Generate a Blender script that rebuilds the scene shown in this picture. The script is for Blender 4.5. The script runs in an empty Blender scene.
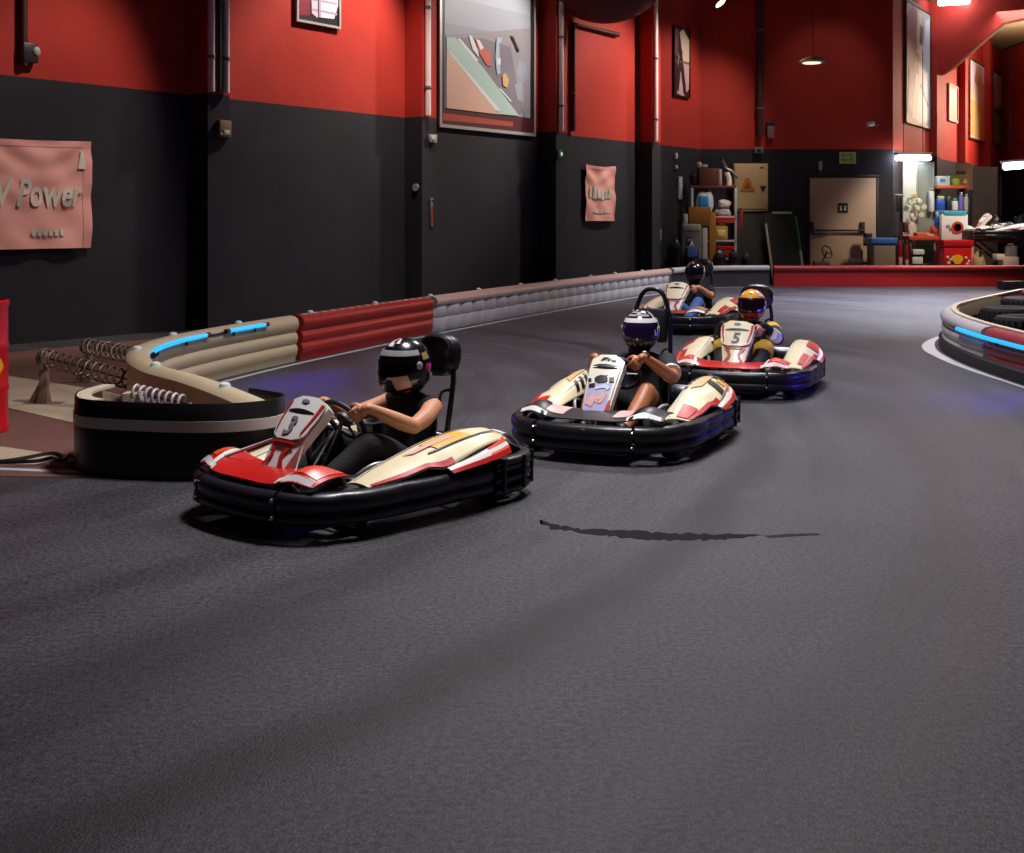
import bpy, bmesh, math, random
from mathutils import Vector as V, Matrix as M
random.seed(7)
S = bpy.context.scene
COL = S.collection
F, CX, HY, HC = 1200.0, 512.0, 222.0, 1.4      # focal length in pixels, principal column, horizon row, eye height

def at(px, py, Y):  return V(((px-CX)*Y/F, Y, HC-(py-HY)*Y/F))
def gr(px, py):
    Y = HC*F/(py-HY); return V(((px-CX)*Y/F, Y, 0))

# ------------------------------------------------------------------ materials
def lin(c):
    if isinstance(c, str):
        c = [int(c[i:i+2], 16)/255 for i in (0, 2, 4)]
    return tuple(x/12.92 if x <= .04045 else ((x+.055)/1.055)**2.4 for x in c)
MATS = {}
def mat(name, col, rough=.5, metal=0, spec=.5, emit=None, es=0, noise=0, nscale=8, bump=0, bscale=60, coat=0, alpha=1):
    if name in MATS: return MATS[name]
    m = bpy.data.materials.new(name); m.use_nodes = True
    nt = m.node_tree; b = nt.nodes['Principled BSDF']
    c = lin(col)
    b.inputs['Base Color'].default_value = (*c, 1)
    b.inputs['Roughness'].default_value = rough
    b.inputs['Metallic'].default_value = metal
    b.inputs['Specular IOR Level'].default_value = spec
    if coat: b.inputs['Coat Weight'].default_value = coat; b.inputs['Coat Roughness'].default_value = .12
    if emit:
        b.inputs['Emission Color'].default_value = (*lin(emit), 1); b.inputs['Emission Strength'].default_value = es
    tc = None
    if noise or bump:
        tc = nt.nodes.new('ShaderNodeTexCoord')
    if noise:
        n = nt.nodes.new('ShaderNodeTexNoise'); n.inputs['Scale'].default_value = nscale; n.inputs['Detail'].default_value = 5
        nt.links.new(tc.outputs['Object'], n.inputs['Vector'])
        mx = nt.nodes.new('ShaderNodeMix'); mx.data_type = 'RGBA'
        mx.inputs['A'].default_value = (*[max(0, x*(1-noise)) for x in c], 1); mx.inputs['B'].default_value = (*[min(1, x*(1+noise)) for x in c], 1)
        nt.links.new(n.outputs['Fac'], mx.inputs['Factor']); nt.links.new(mx.outputs['Result'], b.inputs['Base Color'])
    if bump:
        n2 = nt.nodes.new('ShaderNodeTexNoise'); n2.inputs['Scale'].default_value = bscale; n2.inputs['Detail'].default_value = 3
        nt.links.new(tc.outputs['Object'], n2.inputs['Vector'])
        bp = nt.nodes.new('ShaderNodeBump'); bp.inputs['Strength'].default_value = bump; bp.inputs['Distance'].default_value = .01
        nt.links.new(n2.outputs['Fac'], bp.inputs['Height']); nt.links.new(bp.outputs['Normal'], b.inputs['Normal'])
    MATS[name] = m
    return m

black_plastic = mat('black plastic', '131217', .38, noise=.3, bump=.05)
bumper_black = mat('black bumper plastic', '17161c', .36, spec=.5, noise=.35, nscale=14, bump=.12, bscale=25)
rubber = mat('tyre rubber', '141416', .75, bump=.3, bscale=90)
steel_black = mat('black painted tube', '101013', .3, spec=.6)
chrome = mat('bright steel', 'b9bcc2', .25, metal=1)
alu = mat('cast aluminium', '8b8d92', .42, metal=.9, noise=.2)
white_plastic = mat('white fairing plastic', 'dfdcd6', .34, noise=.05, coat=.3)
cream_plastic = mat('cream fairing plastic', 'ded3ac', .36, noise=.06, coat=.3)
red_plastic = mat('red fairing plastic', 'c01a17', .32, noise=.08, coat=.3)
orange_plastic = mat('orange red plastic', 'd8492c', .35, noise=.08)
pink_print = mat('pale pink print', 'dba9a2', .4, noise=.2, nscale=18)
lilac_print = mat('lilac print', 'a9a4c6', .4, noise=.2, nscale=18)
yellow_print = mat('yellow print', 'd9a83a', .4, noise=.2)
print_black = mat('black print', '0d0d10', .4)
print_red = mat('red print', 'b3211d', .4)
print_grey = mat('grey print', '77767c', .4)
skin = mat('skin', 'c58a66', .5, noise=.08, nscale=20)
skin_dark = mat('tanned skin', 'a8673f', .45, noise=.08, nscale=20)

# ------------------------------------------------------------------ mesh builder
def frame_of(d, up=V((0, 0, 1))):
    d = d.normalized()
    if abs(d.dot(up)) > .97: up = V((1, 0, 0))
    x = up.cross(d).normalized(); y = d.cross(x).normalized()
    return x, y
def cat(pts, n=6, closed=False):
    """smooth curve through the points"""
    pts = [V(p) for p in pts]; out = []
    N = len(pts); segs = N if closed else N-1
    for i in range(segs):
        if closed: p0, p1, p2, p3 = pts[(i-1) % N], pts[i], pts[(i+1) % N], pts[(i+2) % N]
        else: p0, p1, p2, p3 = pts[max(i-1, 0)], pts[i], pts[i+1], pts[min(i+2, N-1)]
        for k in range(n):
            t = k/n
            out.append(.5*((2*p1)+(p2-p0)*t+(2*p0-5*p1+4*p2-p3)*t*t+(3*p1-p0-3*p2+p3)*t**3))
    if not closed: out.append(pts[-1])
    return out
class MB:
    def __init__(s): s.v = []; s.f = []; s.m = []
    def face(s, idx, m=0): s.f.append(tuple(idx)); s.m.append(m)
    def add(s, pts):
        b = len(s.v); s.v += [V(p) for p in pts]; return b
    def loft(s, rings, m=0, close=True, caps=True, loop=False):
        n = len(rings[0]); b = [s.add(r) for r in rings]
        R = len(rings)
        for i in range(R if loop else R-1):
            a, c = b[i], b[(i+1) % R]
            for j in range(n if close else n-1):
                k = (j+1) % n
                s.face((a+j, a+k, c+k, c+j), m(i, j) if callable(m) else m)
        if caps and not loop and close:
            mm = m(0, 0) if callable(m) else m
            s.face([b[0]+j for j in range(n)][::-1], mm); s.face([b[-1]+j for j in range(n)], mm)
        return s
    def tube(s, pts, r, n=10, m=0, smooth=0, closed=False, flat=1.0):
        if smooth: pts = cat(pts, smooth, closed)
        pts = [V(p) for p in pts]; N = len(pts)
        if not isinstance(r, (list, tuple)): rr = [r]*N
        elif len(r) == N: rr = r
        else:
            rr = []
            for i in range(N):
                t = i/(N-1)*(len(r)-1); k = min(int(t), len(r)-2); rr.append(r[k]+(r[k+1]-r[k])*(t-k))
        rings = []; px = None
        for i in range(N):
            if closed: d = pts[(i+1) % N]-pts[i-1]
            else: d = pts[min(i+1, N-1)]-pts[max(i-1, 0)]
            d.normalize()
            if px is None: x, y = frame_of(d)
            else:
                x = (px-d*px.dot(d)).normalized(); y = d.cross(x)
            px = x
            rings.append([pts[i]+(x*math.cos(2*math.pi*j/n)+y*math.sin(2*math.pi*j/n)*flat)*rr[i] for j in range(n)])
        return s.loft(rings, m, loop=closed)
    def limb(s, pts, r, n=14, m=0, smooth=5):
        """tapering tube with rounded ends"""
        P = cat(pts, smooth); N = len(P); rr = []
        for i in range(N):
            t = i/(N-1)*(len(r)-1); k = min(int(t), len(r)-2); u = t-k; u = u*u*(3-2*u); rr.append(r[k]+(r[k+1]-r[k])*u)
        s.tube(P, rr, n, m)
        s.ell(P[0], (rr[0],)*3, n=12, m=m); s.ell(P[-1], (rr[-1],)*3, n=12, m=m)
        return s
    def box(s, c, size, R=None, m=0):
        c = V(c); hx, hy, hz = [q/2 for q in size]; R = R or M.Identity(3)
        P = [c+R@V((x, y, z)) for x in (-hx, hx) for y in (-hy, hy) for z in (-hz, hz)]
        b = s.add(P)
        for f in ((0, 1, 3, 2), (4, 6, 7, 5), (0, 4, 5, 1), (2, 3, 7, 6), (0, 2, 6, 4), (1, 5, 7, 3)): s.face([b+i for i in f], m)
        return s
    def rbox(s, c, size, r=.02, R=None, m=0, k=3):
        """box with rounded vertical edges and softened top and bottom"""
        c = V(c); hx, hy, hz = [q/2 for q in size]; R = R or M.Identity(3); r = min(r, hx*.98, hy*.98, hz*.9)
        def ring(z, ins):
            P = []
            for sx, sy, a0 in ((1, 1, 0), (-1, 1, 90), (-1, -1, 180), (1, -1, 270)):
                for q in range(k+1):
                    a = math.radians(a0+90*q/k)
                    P.append(c+R@V((sx*(hx-r)+(r-ins)*math.cos(a), sy*(hy-r)+(r-ins)*math.sin(a), z)))
            return P
        e = r*.5
        s.loft([ring(-hz, e), ring(-hz+e*.3, e*.3), ring(-hz+e, 0), ring(hz-e, 0), ring(hz-e*.3, e*.3), ring(hz, e)], m)
        return s
    def lathe(s, prof, c=(0, 0, 0), R=None, n=24, m=0):
        c = V(c); R = R or M.Identity(3)
        rings = [[c+R@V((r*math.cos(2*math.pi*j/n), r*math.sin(2*math.pi*j/n), z)) for j in range(n)] for r, z in prof]
        return s.loft(rings, m)
    def ell(s, c, rad, R=None, n=16, m=0):
        prof = [(math.sin(math.pi*(i+.02)/(n//2+.04)), -math.cos(math.pi*(i+.02)/(n//2+.04))) for i in range(n//2+1)]
        c = V(c); R = R or M.Identity(3)
        rings = [[c+R@V((rad[0]*r*math.cos(2*math.pi*j/n), rad[1]*r*math.sin(2*math.pi*j/n), rad[2]*z)) for j in range(n)] for r, z in prof]
        return s.loft(rings, m)
    def prism(s, poly, o, X, Y, d, m=0, Zf=None):
        """polygon (list of 2d points) in the frame o, X, Y, thickened by the vector d"""
        o, X, Y, d = V(o), V(X), V(Y), V(d)
        A = [o+X*u+Y*v for u, v in poly]
        s.loft([A, [p+d for p in A]], m); return s
    def sheet(s, grid, th, m=0):
        """grid of points thickened to a closed shell; th is a thickness vector or a number along the local normal"""
        nu, nv = len(grid), len(grid[0])
        if isinstance(th, V): N = [[th]*nv for _ in range(nu)]
        else:
            N = []
            for i in range(nu):
                row = []
                for j in range(nv):
                    a = V(grid[min(i+1, nu-1)][j])-V(grid[max(i-1, 0)][j]); c = V(grid[i][min(j+1, nv-1)])-V(grid[i][max(j-1, 0)])
                    q = a.cross(c); row.append(q.normalized()*th if q.length > 1e-9 else V((0, 0, th)))
                N.append(row)
        b0 = s.add([p for r in grid for p in r]); b1 = s.add([V(grid[i][j])+N[i][j] for i in range(nu) for j in range(nv)])
        ix = lambda i, j: i*nv+j
        for i in range(nu-1):
            for j in range(nv-1):
                q = (ix(i, j), ix(i+1, j), ix(i+1, j+1), ix(i, j+1)); mm = m(i, j) if callable(m) else m
                s.face([b1+k for k in q], mm); s.face([b0+k for k in q[::-1]], mm)
        mm = m(0, 0) if callable(m) else m
        edge = [ix(i, 0) for i in range(nu)]+[ix(nu-1, j) for j in range(1, nv)]+[ix(i, nv-1) for i in range(nu-2, -1, -1)]+[ix(0, j) for j in range(nv-2, 0, -1)]
        for k in range(len(edge)):
            a, c = edge[k], edge[(k+1) % len(edge)]
            s.face((b0+a, b1+a, b1+c, b0+c), mm)
        return s
    def build(s, name, mats, parent=None, angle=35, bevel=0, remesh=0, smooth=2, mod=None):
        me = bpy.data.meshes.new(name)
        me.from_pydata([tuple(p) for p in s.v], [], s.f)
        if not isinstance(mats, (list, tuple)): mats = [mats]
        for q in mats: me.materials.append(q)
        for p, k in zip(me.polygons, s.m): p.material_index = k
        bm = bmesh.new(); bm.from_mesh(me)
        if bevel:
            bmesh.ops.bevel(bm, geom=[e for e in bm.edges if len(e.link_faces) == 2 and e.calc_face_angle(0) > .6], offset=bevel, segments=2, affect='EDGES', profile=.6)
        bmesh.ops.recalc_face_normals(bm, faces=bm.faces)
        bm.to_mesh(me); bm.free()
        o = bpy.data.objects.new(name, me); COL.objects.link(o)
        if remesh:
            r = o.modifiers.new('r', 'REMESH'); r.mode = 'VOXEL'; r.voxel_size = remesh
            sm = o.modifiers.new('s', 'SMOOTH'); sm.factor = .5; sm.iterations = smooth
            dg = bpy.context.evaluated_depsgraph_get()
            me2 = bpy.data.meshes.new_from_object(o.evaluated_get(dg)); o.modifiers.clear()
            o.data = me2; bpy.data.meshes.remove(me); me = me2; me.name = name
            if not len(me.materials):
                for q in mats: me.materials.append(q)
            for p in me.polygons: p.use_smooth = True
        else:
            for p in me.polygons: p.use_smooth = True
            me.set_sharp_from_angle(angle=math.radians(angle))
        if parent: o.parent = parent
        return o
def tag(o, label=None, cat_=None, group=None, kind=None):
    if label: o['label'] = label
    if cat_: o['category'] = cat_
    if group: o['group'] = group
    if kind: o['kind'] = kind
    return o
def thing(name, label, cat_, loc=(0, 0, 0), rz=0, group=None):
    o = bpy.data.objects.new(name, None); COL.objects.link(o)
    o.location = loc; o.rotation_euler = (0, 0, rz); o.empty_display_size = .1
    return tag(o, label, cat_, group)
def struct(o): o['kind'] = 'structure'; return o
def text_mb(txt, size, o, X, Y, N, m=0, mb=None, depth=.002, shear=0, bold=0):
    """lettering as thin solid shapes: o = centre, X along the line, Y up, N outwards"""
    cu = bpy.data.curves.new('t', 'FONT'); cu.body = txt; cu.size = size; cu.align_x = 'CENTER'; cu.align_y = 'CENTER'
    cu.extrude = depth/2; cu.shear = shear; cu.offset = bold; cu.resolution_u = 3
    ob = bpy.data.objects.new('t', cu); COL.objects.link(ob)
    me = bpy.data.meshes.new_from_object(ob.evaluated_get(bpy.context.evaluated_depsgraph_get()))
    bpy.data.objects.remove(ob); bpy.data.curves.remove(cu)
    mb = mb or MB(); o, X, Y, N = V(o), V(X).normalized(), V(Y).normalized(), V(N).normalized()
    b = mb.add([o+X*v.co.x+Y*v.co.y+N*(v.co.z+depth/2) for v in me.vertices])
    for p in me.polygons: mb.face([b+i for i in p.vertices], m)
    bpy.data.meshes.remove(me)
    return mb
def copy_tree(o, parent=None):
    c = o.copy(); COL.objects.link(c)
    if parent: c.parent = parent
    for ch in list(o.children): copy_tree(ch, c)
    return c

# ------------------------------------------------------------------ camera
cd = bpy.data.cameras.new('camera'); cam = bpy.data.objects.new('camera', cd); COL.objects.link(cam)
cam.location = (0, 0, HC); cam.rotation_euler = (math.pi/2, 0, 0)
cd.sensor_fit = 'HORIZONTAL'; cd.sensor_width = 36; cd.lens = 36*F/1024; cd.shift_y = -(426.5-HY)/1024
S.camera = cam
S.view_settings.view_transform = 'Standard'; S.view_settings.look = 'None'; S.view_settings.gamma = 1; S.view_settings.use_curve_mapping = False
S.view_settings.exposure = 0

# ------------------------------------------------------------------ room shell
def two_tone(name, hexc, rough, noise=.22, nscale=1.3, spec=.18):
    return mat(name, hexc, rough, noise=noise, nscale=nscale, bump=.25, bscale=14, spec=spec)
wall_red = two_tone('red wall paint', 'ac342b', .65)
wall_black = two_tone('black wall paint', '313036', .5, .25)
ZS, ZT = 3.07, 7.0
LD, LN, L0 = V((.588, .809, 0)), V((.809, -.588, 0)), V((-5.63, 13.2, 0))
RD, RN, R0 = V((.525, .851, 0)), V((.851, -.525, 0)), V((8.73, 27.5, 0))
UP = V((0, 0, 1))
def lw(t, z=0, off=0.0): return L0+LD*t+UP*z+LN*off
def rw(t, z=0, off=0.0): return R0+RD*t+UP*z+RN*off
def slab(mb, a, d, z0, z1, m):
    """vertical slab: a list of ground points (base outline) extruded z0..z1"""
    mb.loft([[V((p.x, p.y, z0)) for p in a], [V((p.x, p.y, z1)) for p in a]], m)
def wall(name, p, q, n, thick=.25):
    """wall whose visible face runs p..q, n points out of the room side"""
    mb = MB(); a = [p, q, q-n*thick, p-n*thick]
    slab(mb, a, 0, 0, ZS, 1); slab(mb, a, 0, ZS, ZT, 0)
    return struct(mb.build(name, [wall_red, wall_black]))
REC = -.36
wall('wall_left', lw(-24, 0, REC), lw(17.45, 0, REC), LN)
wall('wall_back', V((4.0, 27.5, 0)), V((8.73, 27.5, 0)), V((0, -1, 0)))
wall('wall_side', rw(0, 0, 0), rw(21, 0, 0), RN)
wall('wall_right', V((16.0, -6, 0)), V((16.0, 46, 0)), V((-1, 0, 0)))
wall('wall_rear', V((-20, -6, 0)), V((16, -6, 0)), V((0, 1, 0)))
def pier(name, pf, t0, t1, a0, a1):
    mb = MB(); a = [pf(t0, 0, a1), pf(t1, 0, a1), pf(t1, 0, a0), pf(t0, 0, a0)]
    slab(mb, a, 0, 0, ZS, 1); slab(mb, a, 0, ZS, ZT, 0)
    return struct(mb.build(name, [wall_red, wall_black]))
for i, t in enumerate((-5.6, -1.4, 2.88, 7.15, 10.95, 14.53)):
    pier('trim_%d' % (i+1), lw, t, t+.36, REC-.02, 0)
for i, (a, b) in enumerate(((3.6, 3.92), (7.14, 7.5), (10.8, 11.2), (13.9, 14.4))):
    pier('trim_%d' % (i+7), rw, a, b, -.02, .2)

# asphalt floor: fine grain, broad wear and darker lines of rubber that follow the bend
def asphalt():
    m = bpy.data.materials.new('asphalt'); m.use_nodes = True; nt = m.node_tree; L = nt.links
    b = nt.nodes['Principled BSDF']; N = nt.nodes.new
    tc = N('ShaderNodeTexCoord')
    def math_(op, a, c=None):
        n = N('ShaderNodeMath'); n.operation = op
        for i, q in enumerate((a, c)):
            if q is None: continue
            if isinstance(q, (int, float)): n.inputs[i].default_value = q
            else: L.new(q, n.inputs[i])
        return n.outputs[0]
    def ramp(v, lo, hi, a, c):
        n = N('ShaderNodeMapRange'); n.interpolation_type = 'SMOOTHSTEP'
        L.new(v, n.inputs[0])
        for i, q in zip((1, 2, 3, 4), (lo, hi, a, c)): n.inputs[i].default_value = q
        return n.outputs[0]
    def noise(vec, sc, det=4, rough=.6):
        n = N('ShaderNodeTexNoise'); n.inputs['Scale'].default_value = sc; n.inputs['Detail'].default_value = det; n.inputs['Roughness'].default_value = rough
        L.new(vec, n.inputs['Vector']); return n.outputs['Fac']
    sep = N('ShaderNodeSeparateXYZ'); L.new(tc.outputs['Object'], sep.inputs[0])
    dx = math_('ADD', sep.outputs[0], 8.0); dy = math_('SUBTRACT', sep.outputs[1], 9.5)
    d = math_('SQRT', math_('ADD', math_('MULTIPLY', dx, dx), math_('MULTIPLY', dy, dy)))
    an = math_('ARCTAN2', dy, dx)
    cb = N('ShaderNodeCombineXYZ'); L.new(d, cb.inputs[0]); L.new(math_('MULTIPLY', an, 1.3), cb.inputs[1])
    arcs = noise(cb.outputs[0], 2.3, 5, .62)
    wob = noise(tc.outputs['Object'], .9, 3)
    dd = math_('ADD', d, math_('MULTIPLY', math_('SUBTRACT', wob, .5), .35))
    line = math_('ABSOLUTE', math_('SUBTRACT', dd, 9.72)); line1 = ramp(line, .02, .20, .42, 1.0)
    line = math_('ABSOLUTE', math_('SUBTRACT', dd, 10.75)); line2 = ramp(line, .02, .2, .86, 1.0)
    line = math_('ABSOLUTE', math_('SUBTRACT', dd, 8.75)); line3 = ramp(line, .02, .16, .84, 1.0)
    broad = ramp(noise(tc.outputs['Object'], .55, 4), .3, .7, .78, 1.2)
    grain = ramp(noise(tc.outputs['Object'], 48, 4, .75), .34, .66, .4, 1.75)
    grain2 = ramp(noise(tc.outputs['Object'], 190, 2, .6), .35, .65, .5, 1.6)
    g = math_('MULTIPLY', grain, grain2)
    k = math_('MULTIPLY', math_('MULTIPLY', line1, line2), math_('MULTIPLY', line3, math_('MULTIPLY', ramp(arcs, .36, .62, .78, 1.12), broad)))
    k = math_('MULTIPLY', k, g)
    mx = N('ShaderNodeVectorMath'); mx.operation = 'SCALE'; mx.inputs[0].default_value = lin('37363b'); L.new(k, mx.inputs['Scale'])
    L.new(mx.outputs[0], b.inputs['Base Color'])
    L.new(ramp(arcs, .3, .7, .44, .60), b.inputs['Roughness'])
    b.inputs['Specular IOR Level'].default_value = .4
    bp = N('ShaderNodeBump'); bp.inputs['Strength'].default_value = .55; bp.inputs['Distance'].default_value = .006
    L.new(noise(tc.outputs['Object'], 110, 3, .7), bp.inputs['Height']); L.new(bp.outputs[0], b.inputs['Normal'])
    return m
mb = MB(); mb.box((-2, 20, -.1), (36.6, 52.6, .2)); struct(mb.build('floor', asphalt()))
concrete = mat('worn brown concrete', '6d4b41', .65, noise=.25, nscale=3, bump=.2)
concrete_pale = mat('cream painted concrete', 'b9a68a', .6, noise=.18, nscale=4, bump=.15)
white_paint = mat('white floor paint', 'b5b2b4', .6, noise=.2, nscale=9)
def flat(name, pts, m, z0=0, z1=.004):
    mb = MB(); mb.loft([[V((p[0], p[1], z0)) for p in pts], [V((p[0], p[1], z1)) for p in pts]]); return struct(mb.build(name, m))
flat('floor_apron', [(-9, 6.78), (-1.6, 6.55), (-2.0, 7.6), (-2.75, 9.2), (-2.7, 10.6), (-2.3, 12.2), (-1.1, 15.3), (-1.4, 18.2), (-9, 8)], concrete)
flat('floor_band', [gr(-80, 381), gr(4, 376), gr(100, 391), gr(150, 402), gr(150, 434), gr(70, 423), gr(0, 407), gr(-80, 398)], concrete_pale, .004, .008)
flat('floor_edge', [gr(-60, 446), gr(4, 448), gr(78, 459), gr(100, 467), gr(0, 465), gr(-60, 464)], concrete_pale, .004, .008)
flat('floor_line', [gr(-80, 467), gr(0, 468.5), gr(90, 472), gr(200, 478), gr(200, 479.5), gr(90, 474.5), gr(0, 471), gr(-80, 469.5)], white_paint, 0, .006)
mud = mat('dark rubber stain', '0d0c0f', .8, spec=.15, noise=.5, nscale=20)
st = [gr(x, y) for x, y in ((541, 520), (560, 526), (590, 530), (622, 530), (655, 533), (700, 534), (735, 534), (762, 535), (740, 538), (705, 540), (668, 540), (640, 539), (610, 536), (580, 533), (552, 529), (543, 525))]
rnd = random.Random(3); st2 = []
for i in range(len(st)):
    a, b = st[i], st[(i+1) % len(st)]
    for q in range(7): p = a.lerp(b, q/7); st2.append(p+V((rnd.uniform(-.012, .012), rnd.uniform(-.022, .022)*(1 if p.x < .95 else .3), 0)))
flat('floor_stain', st2, mud, 0, .0015)
flat('floor_stain_trail', [gr(x, y) for x, y in ((764, 536), (790, 534), (818, 533.5), (820, 535), (792, 536.5), (770, 538))], mat('faint rubber stain', '1c1b1f', .8, spec=.2, noise=.4, nscale=14), 0, .0012)
# ceiling: beige corrugated sheet on the underside of the roof
cm = mat('beige roof sheet', 'a08a62', .6, noise=.15, nscale=2)
mb = MB(); xs = [-20+i*.15 for i in range(241)]
mb.sheet([[V((x, y, ZT+.05+(.04 if i % 2 else 0))) for i, x in enumerate(xs)] for y in (-6.2, 20, 46.2)], V((0, 0, .03))); struct(mb.build('ceiling', cm))
# haunched red roof beam that springs from the second pier of the side wall
mb = MB(); o = rw(3.62, 0, .02)
prof = [(0, 5.15), (.28, 5.15), (.55, 5.3), (1.75, 6.32), (2.3, 6.4), (4.6, 6.4), (4.6, 6.98), (0, 6.98)]
mb.prism(prof, o, RN, UP, RD*.32); mb.build('trim_12', wall_red, bevel=.015)['kind'] = 'structure'

# ------------------------------------------------------------------ barriers
rail_cream = mat('cream barrier plastic', 'b9a888', .45, noise=.12, nscale=3)
rail_red = mat('red barrier plastic', '9c1b1a', .42, noise=.15, nscale=3)
rail_white = mat('scuffed white barrier plastic', 'a9a6a8', .5, noise=.25, nscale=5)
rail_grey = mat('dark grey barrier face', '37353a', .5, noise=.3, nscale=4)
led = mat('cyan light tube', '0a6f9c', .3, emit='1eb4ff', es=1.1)
belt_black = mat('black belt rubber', '101013', .4, noise=.4, nscale=5)
stripe_white = mat('grey white stripe', 'd3c8bf', .5, noise=.15, nscale=6)
def resample(pts, step):
    P = cat(pts, 24); out = [P[0]]; acc = 0
    for a, b in zip(P, P[1:]):
        l = (b-a).length
        while acc+l >= step:
            t = (step-acc)/l; a = a.lerp(b, t); out.append(a); l = (b-a).length; acc = 0
        acc += l
    if (out[-1]-P[-1]).length > step*.4: out.append(P[-1])
    return out
PROF = [(-.07, 0), (.055, 0), (.06, .05), (.075, .075), (.085, .12), (.075, .155), (.062, .17), (.075, .19), (.088, .235), (.078, .275), (.06, .29), (.075, .31), (.095, .35), (.098, .39), (.085, .425), (.05, .45), (0, .46), (-.05, .45), (-.08, .415), (-.07, .36)]
def normals(P):
    out = []
    for i in range(len(P)):
        d = (P[min(i+1, len(P)-1)]-P[max(i-1, 0)]).normalized(); out.append(V((d.y, -d.x, 0)))
    return out
def rail_rings(P, Nn, zs, prof):
    return [[p+n*u+UP*(z/.46*zz) for u, z in prof] for p, n, zz in zip(P, Nn, zs)]
def rail(label, P, Nn, zs, m, ribs=None, prof=PROF, name='barrier_rail', group='barrier rails round the track', mats=None):
    mb = MB()
    if ribs:
        prof = [(-.07, 0), (.07, 0), (.085, .04), (.088, .16), (.078, .175), (.09, .19), (.09, .30), (.08, .315), (.085, .335), (.098, .36), (.10, .39), (.085, .425), (.05, .45), (0, .46), (-.05, .45), (-.07, .415), (-.07, .36)]
        rings = []
        for i, (p, n, zz) in enumerate(zip(P, Nn, zs)):
            k = -.05 if i % ribs == 0 else -.008 if i % ribs in (1, ribs-1) else 0.0
            rings.append([p+n*(u+(k if u > .05 and z < .33 else 0))+UP*(z/.46*zz) for u, z in prof])
        mb.loft(rings, m=(lambda i, j: 1 if (9 <= j <= 15 and len(mats or []) > 1) else 0))
    else: mb.loft(rail_rings(P, Nn, zs, prof))
    return tag(mb.build(name, mats or m, angle=50), label, 'barrier', group)
# centre line of the long rail: hairpin end near the first kart, then along the left wall to the far side
LINE = [(-1.40, 6.70), (-1.72, 7.2), (-2.05, 7.66), (-2.43, 8.12), (-2.71, 8.68), (-2.84, 9.3), (-2.78, 10.2), (-2.40, 11.6), (-1.9, 13.0), (-1.15, 15.0), (.2, 18.2), (1.56, 21.2), (2.7, 23.5), (3.35, 24.7), (3.9, 25.5), (4.8, 26.0), (5.9, 26.1), (8, 26.1), (11.0, 26.1), (14.5, 26.1)]
RL = resample([V((x, y, 0)) for x, y in LINE], .1); RN_ = normals(RL)
def z_at(p): return .40+.06*min(1, max(0, (p.y-6.7)/2.2))
def seg(cond):
    ix = [i for i, p in enumerate(RL) if cond(p)]; a, b = ix[0], ix[-1]
    return [RL[i] for i in range(a, b+1)], [RN_[i] for i in range(a, b+1)], [z_at(RL[i]) for i in range(a, b+1)]
pxof = lambda p: CX+F*p.x/p.y
i_red0 = next(i for i, p in enumerate(RL) if p.y > 9.5 and pxof(p) > 291)
i_red1 = next(i for i, p in enumerate(RL) if p.y > 9.5 and pxof(p) > 429)
i_wh = next(i for i, p in enumerate(RL) if p.y > 9.5 and pxof(p) > 668)
i_rd2 = next(i for i, p in enumerate(RL) if p.y > 9.5 and pxof(p) > 770)
def cut(a, b): return RL[a:b], RN_[a:b], [z_at(p) for p in RL[a:b]]
rail('cream grooved barrier rail bending round the hairpin beside the wall', *cut(0, i_red0), rail_cream)
p_, n_, z_ = cut(i_red0, i_red1); rail_pink = mat('pinkish white cap plastic', 'b5958c', .4, noise=.15)
mb = MB(); mb.loft(rail_rings(p_, n_, z_, PROF), m=lambda i, j: 1 if j in (15, 16) and i % 2 else 0)
tag(mb.build('barrier_rail', [rail_red, rail_pink], angle=50), 'red grooved barrier rail between the cream bend and the white blocks', 'barrier', 'barrier rails round the track')
rail_pink = mat('pinkish white cap plastic', 'b5958c', .4, noise=.15)
rail('long row of ribbed dirty white barrier plastic along the left wall', *cut(i_red1, i_wh), rail_white, ribs=4, mats=[rail_white, rail_pink])
FAR = [(-.07, 0), (.05, 0), (.055, .1), (.045, .2), (.055, .33), (.06, .35), (.10, .36), (.115, .40), (.10, .44), (.05, .46), (-.03, .46), (-.07, .43)]
mb = MB(); p_, n_, z_ = cut(i_wh, i_rd2)
mb.loft(rail_rings(p_, n_, z_, FAR), m=lambda i, j: 1 if 1 <= j <= 5 else 0)
tag(mb.build('barrier_rail', [rail_white, rail_grey], angle=50), 'white topped barrier rail with a dark grey face behind the fourth kart', 'barrier', 'barrier rails round the track')
rail('long red barrier rail across the far end of the track', *cut(i_rd2, len(RL)), rail_red, prof=FAR)
# painted edge line along the foot of the rail
for nm, (a, b), off, w in (('floor_line', (24, i_wh), .16, .05), ('floor_line', (i_wh, i_rd2), .16, .05)):
    mb = MB(); mb.loft([[RL[i]+RN_[i]*(off+q)+UP*h for q, h in ((0, 0), (w, 0), (w, .003), (0, .003))] for i in range(a, b)]); struct(mb.build(nm, white_paint))
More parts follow.
